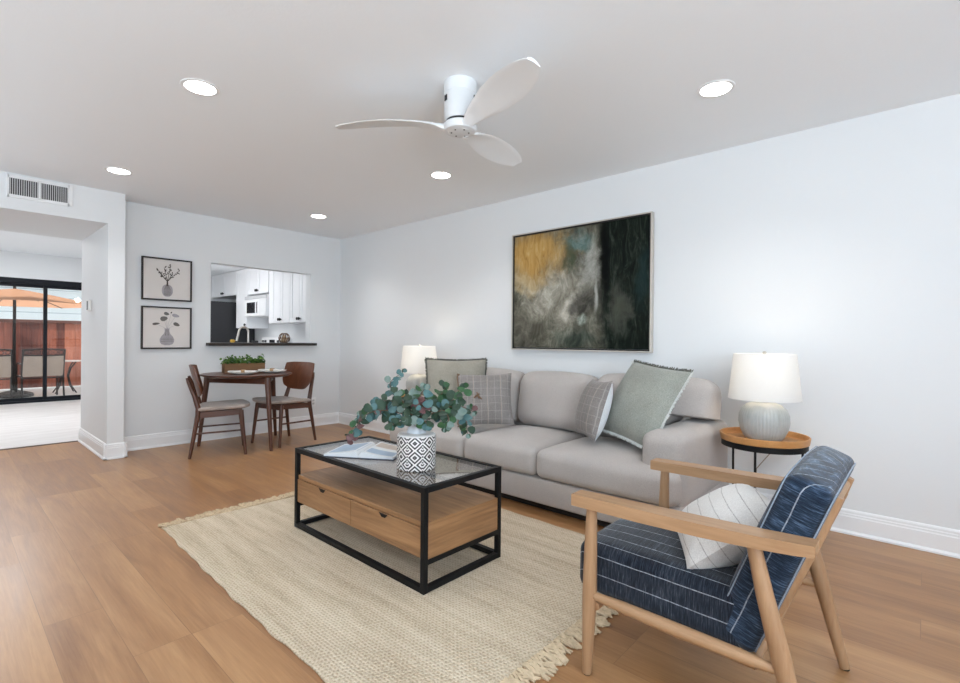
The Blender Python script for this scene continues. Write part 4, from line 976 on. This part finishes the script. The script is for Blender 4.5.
# ------------------------------------------------------------------ kitchen
M_cab = simple('white_cabinet_paint', (.82, .83, .845), .4, noise=(4, .01)); M_knob = simple('black_knob', (.012, .012, .012), .4, .5, noise=(9, .1))
KX = -.35
def cabinet(name, y0, y1, z0, z1, x0, lab, doors, knob='inner', group='white kitchen cabinets', cat='cabinet', stile=0, x1=-.002, knob_low=True):
    """wall unit against x=0 with its doors facing -x; doors = number side by side"""
    t = thing(name, lab, cat, (x0, (y0+y1)/2, z0), group=group)
    w = (y1-y0)/2; h = z1-z0; dpt = x1-x0
    obj('carcass', box(B(), .02, dpt, -w, w, 0, h, .001), M_cab, t, smooth=False)
    if stile: obj('stile', box(B(), 0, .02, w-stile, w, 0, h, .001), M_cab, t, smooth=False)
    span = 2*w - stile; dw = span/doors
    for k in range(doors):
        a = -w + k*dw + .003; b = a + dw - .006; bm = B(); fr = min(.055, dw*.28)
        box(bm, .006, .019, a, b, .003, h-.003); box(bm, -.002, .006, a, a+fr, .003, h-.003, .001); box(bm, -.002, .006, b-fr, b, .003, h-.003, .001); box(bm, -.002, .006, a+fr, b-fr, .003, .003+fr, .001); box(bm, -.002, .006, a+fr, b-fr, h-.003-fr, h-.003, .001)
        d = obj('door', bm, M_cab, t, smooth=False)
        if doors == 1: ky = b-.025 if knob == 'far' else a+.025
        else: ky = b-.022 if k % 2 == 0 else a+.022
        kz = .05 if knob_low else h-.06
        bm = B(); lathe(bm, [(.008, 0), (.008, .012), (.019, .018), (.021, .026), (.014, .032), (.001, .033)], 16)
        for v in bm.verts: v.co = Vector((-v.co.z - .002, ky + v.co.x, kz + v.co.y))
        obj('knob', bm, M_knob, d)
    return t
cabinet('wall_cabinet', .16, .68, 1.335, 2.205, KX, 'white two-door kitchen wall cabinet at the pass-through edge nearest the room corner', 2)
cabinet('wall_cabinet', .684, 1.325, 1.335, 2.205, KX, 'white two-door kitchen wall cabinet right beside the microwave', 2, stile=.09)
cabinet('wall_cabinet', 1.336, 2.074, 1.79, 2.205, KX, 'short white kitchen cabinet directly above the microwave', 2)
cabinet('wall_cabinet', 2.084, 2.49, 1.275, 2.205, KX, 'tall narrow white kitchen cabinet between the microwave and the refrigerator', 1, knob='near')
cabinet('wall_cabinet', 2.50, 3.56, 1.815, 2.205, KX, 'wide white kitchen cabinet above the dark refrigerator', 2)
# microwave
mw = thing('microwave', 'white over-range microwave with a dark window in the kitchen', 'microwave', (-.40, 1.690, 1.445))
obj('body', box(B(), .02, .398, -.368, .368, 0, .315, .004), M_white, mw, smooth=False)
obj('vent_strip', box(B(), .004, .022, -.366, .366, .262, .312, .002), simple('microwave_vent', (.52, .53, .54), .5, noise=(9, .05)), mw, smooth=False)
dr = obj('door', box(B(), 0, .022, -.14, .366, .006, .256, .004), M_white, mw, smooth=False)
obj('window', box(B(), -.002, .004, -.085, .275, .05, .215, .002), simple('microwave_window', (.015, .015, .018), .15, noise=(9, .05)), dr, smooth=False)
bm = B(); tube(bm, [(0, -.105, .04), (-.03, -.105, .05), (-.03, -.105, .21), (0, -.105, .22)], .009, 8); obj('handle', bm, M_white, dr)
obj('control_panel', box(B(), 0, .022, -.366, -.146, .006, .256, .003), simple('panel_white', (.74, .75, .76), .35, noise=(9, .02)), mw, smooth=False)
# refrigerator
fr = thing('refrigerator', 'dark steel refrigerator under the wide cabinet in the kitchen', 'refrigerator', (-.40, 3.04, 0))
M_fridge = simple('black_stainless', (.040, .039, .040), .38, .3, noise=(3, .08)); M_fridged = simple('fridge_side', (.022, .022, .025), .5, noise=(4, .1))
obj('body', box(B(), -.33, .39, -.46, .46, .02, 1.70, .006), M_fridged, fr, smooth=False)
for a, b, z0, z1 in ((-.46, -.002, .72, 1.705), (.002, .46, .72, 1.705), (-.46, .46, .05, .71)):
    d = obj('door', box(B(), -.40, -.335, a, b, z0, z1, .008), M_fridge, fr)
    bm = B(); yy = -.04 if b < .1 else .04
    if z1 > 1: tube(bm, [(-.40, yy, .85), (-.44, yy, .87), (-.44, yy, 1.5), (-.40, yy, 1.52)], .010, 8)
    else: tube(bm, [(-.40, -.3, .66), (-.44, -.28, .66), (-.44, .28, .66), (-.40, .3, .66)], .010, 8)
    obj('handle', bm, simple('steel_handle', (.3, .3, .31), .3, .9, noise=(9, .05)), d)
# base units, counter, range
M_count = simple('grey_counter', (.30, .30, .31), .3, noise=(40, .25))
def base_cab(y0, y1, lab): return cabinet('base_cabinet', y0, y1, .10, .868, -.62, lab, 2, group='white base cabinets', knob_low=False)
base_cab(.16, 1.32, 'white kitchen base cabinet below the counter, room-corner side of the range'); base_cab(2.09, 2.55, 'white kitchen base cabinet below the counter, between range and refrigerator')
for a, b, lab in ((.125, 1.322, 'grey kitchen countertop on the room-corner side of the range'), (2.088, 2.565, 'grey kitchen countertop between range and refrigerator')):
    tag(obj('countertop', box(B(), -.645, -.002, a, b, .870, .908, .004), M_count, smooth=False), lab, 'countertop', 'kitchen countertops')
rg = thing('kitchen_range', 'white kitchen range with knobs on its back panel under the microwave', 'stove', (-.32, 1.705, 0))
obj('body', box(B(), -.32, .30, -.372, .372, 0.02, .905, .004), M_white, rg, smooth=False)
bp = obj('back_panel', box(B(), .20, .30, -.372, .372, .905, 1.135, .01), M_white, rg)
for y in (-.30, -.21, .21, .30):
    bm = B(); cyl(bm, (.20, y, 1.07), (.178, y, 1.07), .020, .017, 18); obj('knob', bm, simple('range_knob', (.05, .05, .055), .4, noise=(9, .1)), bp)
obj('display', box(B(), .196, .202, -.09, .09, 1.045, 1.095, .001), simple('range_display', (.03, .03, .035), .2, noise=(9, .1)), bp, smooth=False)
od = obj('oven_door', box(B(), -.345, -.318, -.36, .36, .20, .78, .006), M_white, rg); bm = B(); tube(bm, [(-.345, -.3, .73), (-.38, -.28, .73), (-.38, .28, .73), (-.345, .3, .73)], .010, 8); obj('handle', bm, M_white, od)
# sink run behind the pass-through
t = thing('base_cabinet', 'white kitchen sink cabinet directly behind the pass-through wall', 'cabinet', (-1.35, .44, .10), group='white base cabinets')
obj('carcass', box(B(), -.95, .60, -.31, .28, 0, .768, .002), M_cab, t, smooth=False)
for k in range(4):
    bm = B(); a = -.945 + k*.3875; box(bm, a, a+.38, .28, .30, .003, .765, .001); d = obj('door', bm, M_cab, t, smooth=False)
    bm = B(); lathe(bm, [(.006, 0), (.015, .016), (.001, .028)], 14)
    for v in bm.verts: v.co = Vector((a + (.355 if k % 2 == 0 else .025) + v.co.x, .30 + v.co.z, .70 + v.co.y))
    obj('knob', bm, M_knob, d)
tag(obj('countertop', box(B(), -2.32, -.735, .125, .765, .870, .908, .004), M_count, smooth=False), 'grey kitchen countertop behind the pass-through, carrying the faucet', 'countertop', 'kitchen countertops')
fc = thing('faucet', 'tall arched brushed steel kitchen faucet rising behind the ledge', 'faucet', (-1.045, .36, .908), R(0))
M_steel = simple('brushed_steel', (.56, .53, .49), .28, 1, noise=(20, .05))
bm = B(); lathe(bm, [(.028, 0), (.028, .008), (.018, .012), (.016, .05)], 20); obj('base', bm, M_steel, fc)
bm = B(); pts = [(0, 0, .04), (0, 0, .24)] + [(-.055+.055*math.cos(R(a)), 0, .28+.065*math.sin(R(a))) for a in range(0, 166, 15)] + [(-.120, 0, .24), (-.136, 0, .175)]
tube(bm, pts, [.012]*(len(pts)-2) + [.014, .013], 14); obj('spout', bm, M_steel, fc)
bm = B(); tube(bm, [(.016, 0, .055), (.05, 0, .075), (.085, 0, .10)], [.007, .006, .005], 10); obj('lever', bm, M_steel, fc)
bm = B(); lathe(bm, [(.001, 0), (.020, .004), (.029, .018), (.030, .028), (.024, .044), (.010, .052), (.001, .053)], 24)
for v in bm.verts: v.co *= .72; v.co.x *= 1.5
tag(obj('lemon', bm, simple('lemon_skin', (.78, .45, .06), .45, noise=(60, .1), bump=(140, .3, .001)), loc=(-1.345, .06, 1.063), rot=(0, 0, .4)), 'small yellow lemon on the dark ledge of the pass-through', 'fruit')
bm = B(); lathe(bm, [(.030, 0), (.036, .004), (.036, .018), (.032, .024), (.001, .024)], 24)
tag(obj('jar_lid', bm, simple('dark_lid', (.02, .02, .022), .4, noise=(9, .1)), loc=(-1.03, .20, 1.063)), 'small black disc lying on the ledge to the side of the faucet', 'lid')
cr = thing('wire_basket', 'rounded brown basket holding pale onions on the corner end of the ledge', 'basket', (-.70, .13, 1.0625))
M_bask = wood('basket_brown', (.09, .045, .02), (.20, .11, .055), 'Z', 2.2, .7)
bm = B()
for k in range(12):
    a = 2*PI*k/12; tube(bm, [(r*math.cos(a+tw), r*math.sin(a+tw), z) for r, z, tw in ((.035, .006, 0), (.060, .03, .12), (.066, .06, .25), (.055, .095, .4), (.030, .118, .52))], .0045, 6)
obj('ribs', bm, M_bask, cr)
bm = B(); 
for r, z in ((.035, .006), (.066, .06), (.032, .116)): tube(bm, [(r*math.cos(2*PI*k/28), r*math.sin(2*PI*k/28), z) for k in range(29)], .0055, 6, cap=False)
obj('hoop', bm, M_bask, cr)
for x, y, z in ((-.02, -.01, .034), (.022, .012, .036), (-.002, .0, .074)):
    bm = B(); bmesh.ops.create_uvsphere(bm, u_segments=16, v_segments=10, radius=.026)
    tag(obj('onion', bm, simple('pale_onion', (.55, .38, .24), .5, noise=(30, .2)), loc=(-.70+x, .13+y, 1.0625+z)), {.034: 'pale onion low in the brown ledge basket, on its faucet side', .036: 'pale onion low in the brown ledge basket, on its corner side', .074: 'topmost pale onion in the brown basket on the ledge'}[z], 'vegetable', 'onions in the basket')

# ------------------------------------------------------------------ patio beyond the sliding door
struct('ground', box(B(), -14, 8, 5.44, 30, -.12, -.02), simple('concrete_patio', (.62, .61, .60), .85, noise=(3, .08), bump=(60, .3, .003)))
def fence_mat():
    t = NT('redwood_boards'); v = t.coord(); x = t.xyz(v)
    k = t.math('FLOOR', t.math('DIVIDE', x[0], .145)); wn = t.a('ShaderNodeTexWhiteNoise', noise_dimensions='1D'); t.l(k, wn.inputs['W'])
    g = t.noise(t.coord(scale=(18, 18, 1.2)), 1.6, 5, .6); f = t.math('ADD', t.math('MULTIPLY', g, .55), t.math('MULTIPLY', wn.outputs[0], .45))
    t.base(t.ramp(f, [(.28, (.085, .018, .011)), (.5, (.21, .055, .03)), (.74, (.42, .155, .095))])); t.set(Roughness=.7); return t.m
M_fence = fence_mat()
fn = thing('wooden_fence', 'reddish brown board fence behind the patio furniture', 'fence', (-2.0, 8.25, -.02))
bm = B()
for k in range(70): x = -6.2 + k*.145; box(bm, x+.0005, x+.1445, -.012, .012, .04, 1.42, .004)
obj('boards', bm, M_fence, fn, smooth=False)
bm = B(); box(bm, -6.2, 3.95, -.05, .05, 1.42, 1.485, .004); box(bm, -6.2, 3.95, .012, .05, .3, .39); box(bm, -6.2, 3.95, .012, .05, 1.1, 1.19); obj('rail', bm, simple('dark_fence_cap', (.10, .035, .025), .7, noise=(14, .3)), fn, smooth=False, label='darker cap rail')
def siding_mat():
    t = NT('pale_blue_siding'); v = t.coord(); z = t.xyz(v)[2]; fr = t.math('FRACT', t.math('DIVIDE', z, .19))
    c = t.mix(t.math('LESS_THAN', fr, .10), t.mix(t.noise(v, 3, 3), (.70, .79, .83), (.78, .86, .90)), (.42, .52, .58)); t.base(c); t.set(Roughness=.7); t.bump(fr, .4, .02); return t.m
nb = thing('neighbour_house', 'pale blue clapboard house wall rising beyond the fence', 'building', (-2, 10.4, -.02))
obj('siding', box(B(), -9, 9, 0, .3, 0, 2.42), siding_mat(), nb, smooth=False)
obj('roof', loft(B(), [[(-9.3, -.35, 2.38), (-9.3, .3, 2.6), (-9.3, .3, 2.72), (-9.3, -.4, 2.46)], [(9.3, -.35, 2.38), (9.3, .3, 2.6), (9.3, .3, 2.72), (9.3, -.4, 2.46)]]), simple('white_fascia', (.8, .8, .8), .6, noise=(3, .02)), nb, smooth=False)
# umbrella
um = thing('patio_umbrella', 'tan patio umbrella with a dark pole standing in a round black base', 'umbrella', (-2.63, 6.8, -.02), R(8))
M_pole = simple('dark_bronze_pole', (.010, .008, .008), .5, noise=(14, .2), spec=.2); t_ = NT('tan_canopy'); v_ = t_.coord()
df = t_.a('ShaderNodeBsdfDiffuse'); tl = t_.a('ShaderNodeBsdfTranslucent'); c_ = t_.mix(t_.noise(v_, 5, 3), (.47, .25, .155), (.54, .31, .20)); t_.l(c_, df.inputs[0]); t_.l(c_, tl.inputs[0])
mx = t_.a('ShaderNodeMixShader'); mx.inputs[0].default_value = .55; t_.l(df.outputs[0], mx.inputs[1]); t_.l(tl.outputs[0], mx.inputs[2]); t_.l(mx.outputs[0], t_.out.inputs[0]); M_canopy = t_.m
bm = B(); lathe(bm, [(.02, .0), (.27, 0), (.285, .02), (.27, .06), (.16, .10), (.06, .125), (.045, .13), (.04, .26), (.03, .27)], 40); obj('base', bm, M_pole, um)
bm = B(); cyl(bm, (0, 0, .1), (0, 0, 2.06), .024, n=16); obj('pole', bm, M_pole, um)
NR = 8; rim, apex, rad = 1.74, 2.02, 1.38
bm = B(); top = bm.verts.new((0, 0, apex)); ctr = {}
for k in range(NR):
    for j in range(1, 7):
        for i in range(6):
            s = j/6; a0 = 2*PI*k/NR; a1 = 2*PI*(k+1)/NR; u = i/6
            p0 = Vector((math.cos(a0), math.sin(a0), 0))*rad*s; p1 = Vector((math.cos(a1), math.sin(a1), 0))*rad*s; p = p0.lerp(p1, u)
            p *= 1 - .03*math.sin(PI*u)*s; ctr[k, j, i] = bm.verts.new((p.x, p.y, apex + (rim-apex)*s**1.12 - .0*s + .035*math.sin(PI*u)*s*s*0 - .02*math.sin(PI*u)*s*(1-s)))
def cv(k, j, i): return ctr[(k + (i == 6)) % NR, j, i % 6]
for k in range(NR):
    for i in range(6):
        bm.faces.new((top, cv(k, 1, i), cv(k, 1, i+1)))
        for j in range(1, 6): bm.faces.new((cv(k, j, i), cv(k, j+1, i), cv(k, j+1, i+1), cv(k, j, i+1)))
obj('canopy', bm, M_canopy, um)
for k in range(NR):
    a = 2*PI*k/NR; bm = B(); tube(bm, [(math.cos(a)*.02, math.sin(a)*.02, apex-.03), (math.cos(a)*rad*.5, math.sin(a)*rad*.5, apex + (rim-apex)*.5**1.12 - .012), (math.cos(a)*rad*.99, math.sin(a)*rad*.99, rim-.004)], .008, 6); rb = obj('rib', bm, M_pole, um)
    bm = B(); tube(bm, [(math.cos(a)*.03, math.sin(a)*.03, 1.86), (math.cos(a)*rad*.52, math.sin(a)*rad*.52, apex + (rim-apex)*.52**1.12 - .015)], .007, 6); obj('strut', bm, M_pole, rb)
# sling chairs with their backs to the door
M_sling = fabric('beige_sling', (.42, .32, .26), (.54, .43, .36), 160, mott=5)
def patio_chair(loc, rz, lab):
    t = thing('patio_chair', lab, 'chair', loc, rz, 'patio sling chairs')
    w = .29
    for s in (-1, 1):
        bm = B(); tube(bm, [(s*w, -.27, .0), (s*w, -.22, .22), (s*w, -.20, .42), (s*w, -.25, .66), (s*w, -.31, .90)], .015, 8); obj('back_post', bm, M_pole, t)
        bm = B(); tube(bm, [(s*w, .24, 0), (s*w, .25, .30), (s*w, .27, .60), (s*w, .15, .645), (s*w, -.22, .62)], .014, 8); obj('arm', bm, M_pole, t)
        bm = B(); tube(bm, [(s*w, -.2, .40), (s*w, .25, .41)], .013, 8); obj('seat_rail', bm, M_pole, t)
    bm = B(); tube(bm, [(-w, -.31, .89), (0, -.325, .905), (w, -.31, .89)], .014, 8); tube(bm, [(-w, -.285, .79), (0, -.297, .785), (w, -.285, .79)], .012, 8); tube(bm, [(-w, -.2, .37), (w, -.2, .37)], .012, 8); tube(bm, [(-w, .25, .38), (w, .25, .38)], .012, 8)
    for k in range(7):
        x = -.24 + k*.08; tube(bm, [(x+.03*math.cos(q*PI/5), -.30, .84+.035*math.sin(q*PI/5)) for q in range(11)], .006, 5, cap=False)
    obj('scroll_back', bm, M_pole, t, label='dark scrollwork top rail')
    bm = B(); n = 8; row = []
    for i in range(n+1):
        u = i/n; z = .40+.385*u; y = -.205 - .08*u; row.append([(x, y + .018*math.cos(x/w*PI/2) - .004*d, z) for d in (0, 1) for x in ((-w, -w/2, 0, w/2, w) if d == 0 else (w, w/2, 0, -w/2, -w))])
    loft(bm, row); obj('sling_back', bm, M_sling, t, label='beige mesh back')
    obj('sling_seat', box(B(), -w, w, -.2, .25, .405, .413), M_sling, t, smooth=False, label='beige mesh seat')
    return t
patio_chair((-2.30, 6.44, -.02), R(4), 'dark metal patio chair with beige sling back behind the glass door mullion')
patio_chair((-2.98, 6.50, -.02), R(-4), 'dark metal patio chair half out of view at the photo edge, beyond the glass')
pt2 = thing('patio_table', 'small dark metal patio side table with curved legs near the fence', 'table', (-1.86, 7.1, -.02))
bm = B(); lathe(bm, [(.001, .63), (.26, .63), (.27, .64), (.26, .652), (.001, .652)], 36, cap=False); obj('tabletop', bm, simple('pale_table_top', (.72, .70, .68), .5, noise=(8, .05)), pt2)
for k in range(4):
    a = R(45+90*k); bm = B(); tube(bm, [(r*math.cos(a), r*math.sin(a), z) for r, z in ((.22, .63), (.12, .50), (.07, .34), (.12, .16), (.23, 0))], .012, 8); obj('leg', bm, M_pole, pt2)
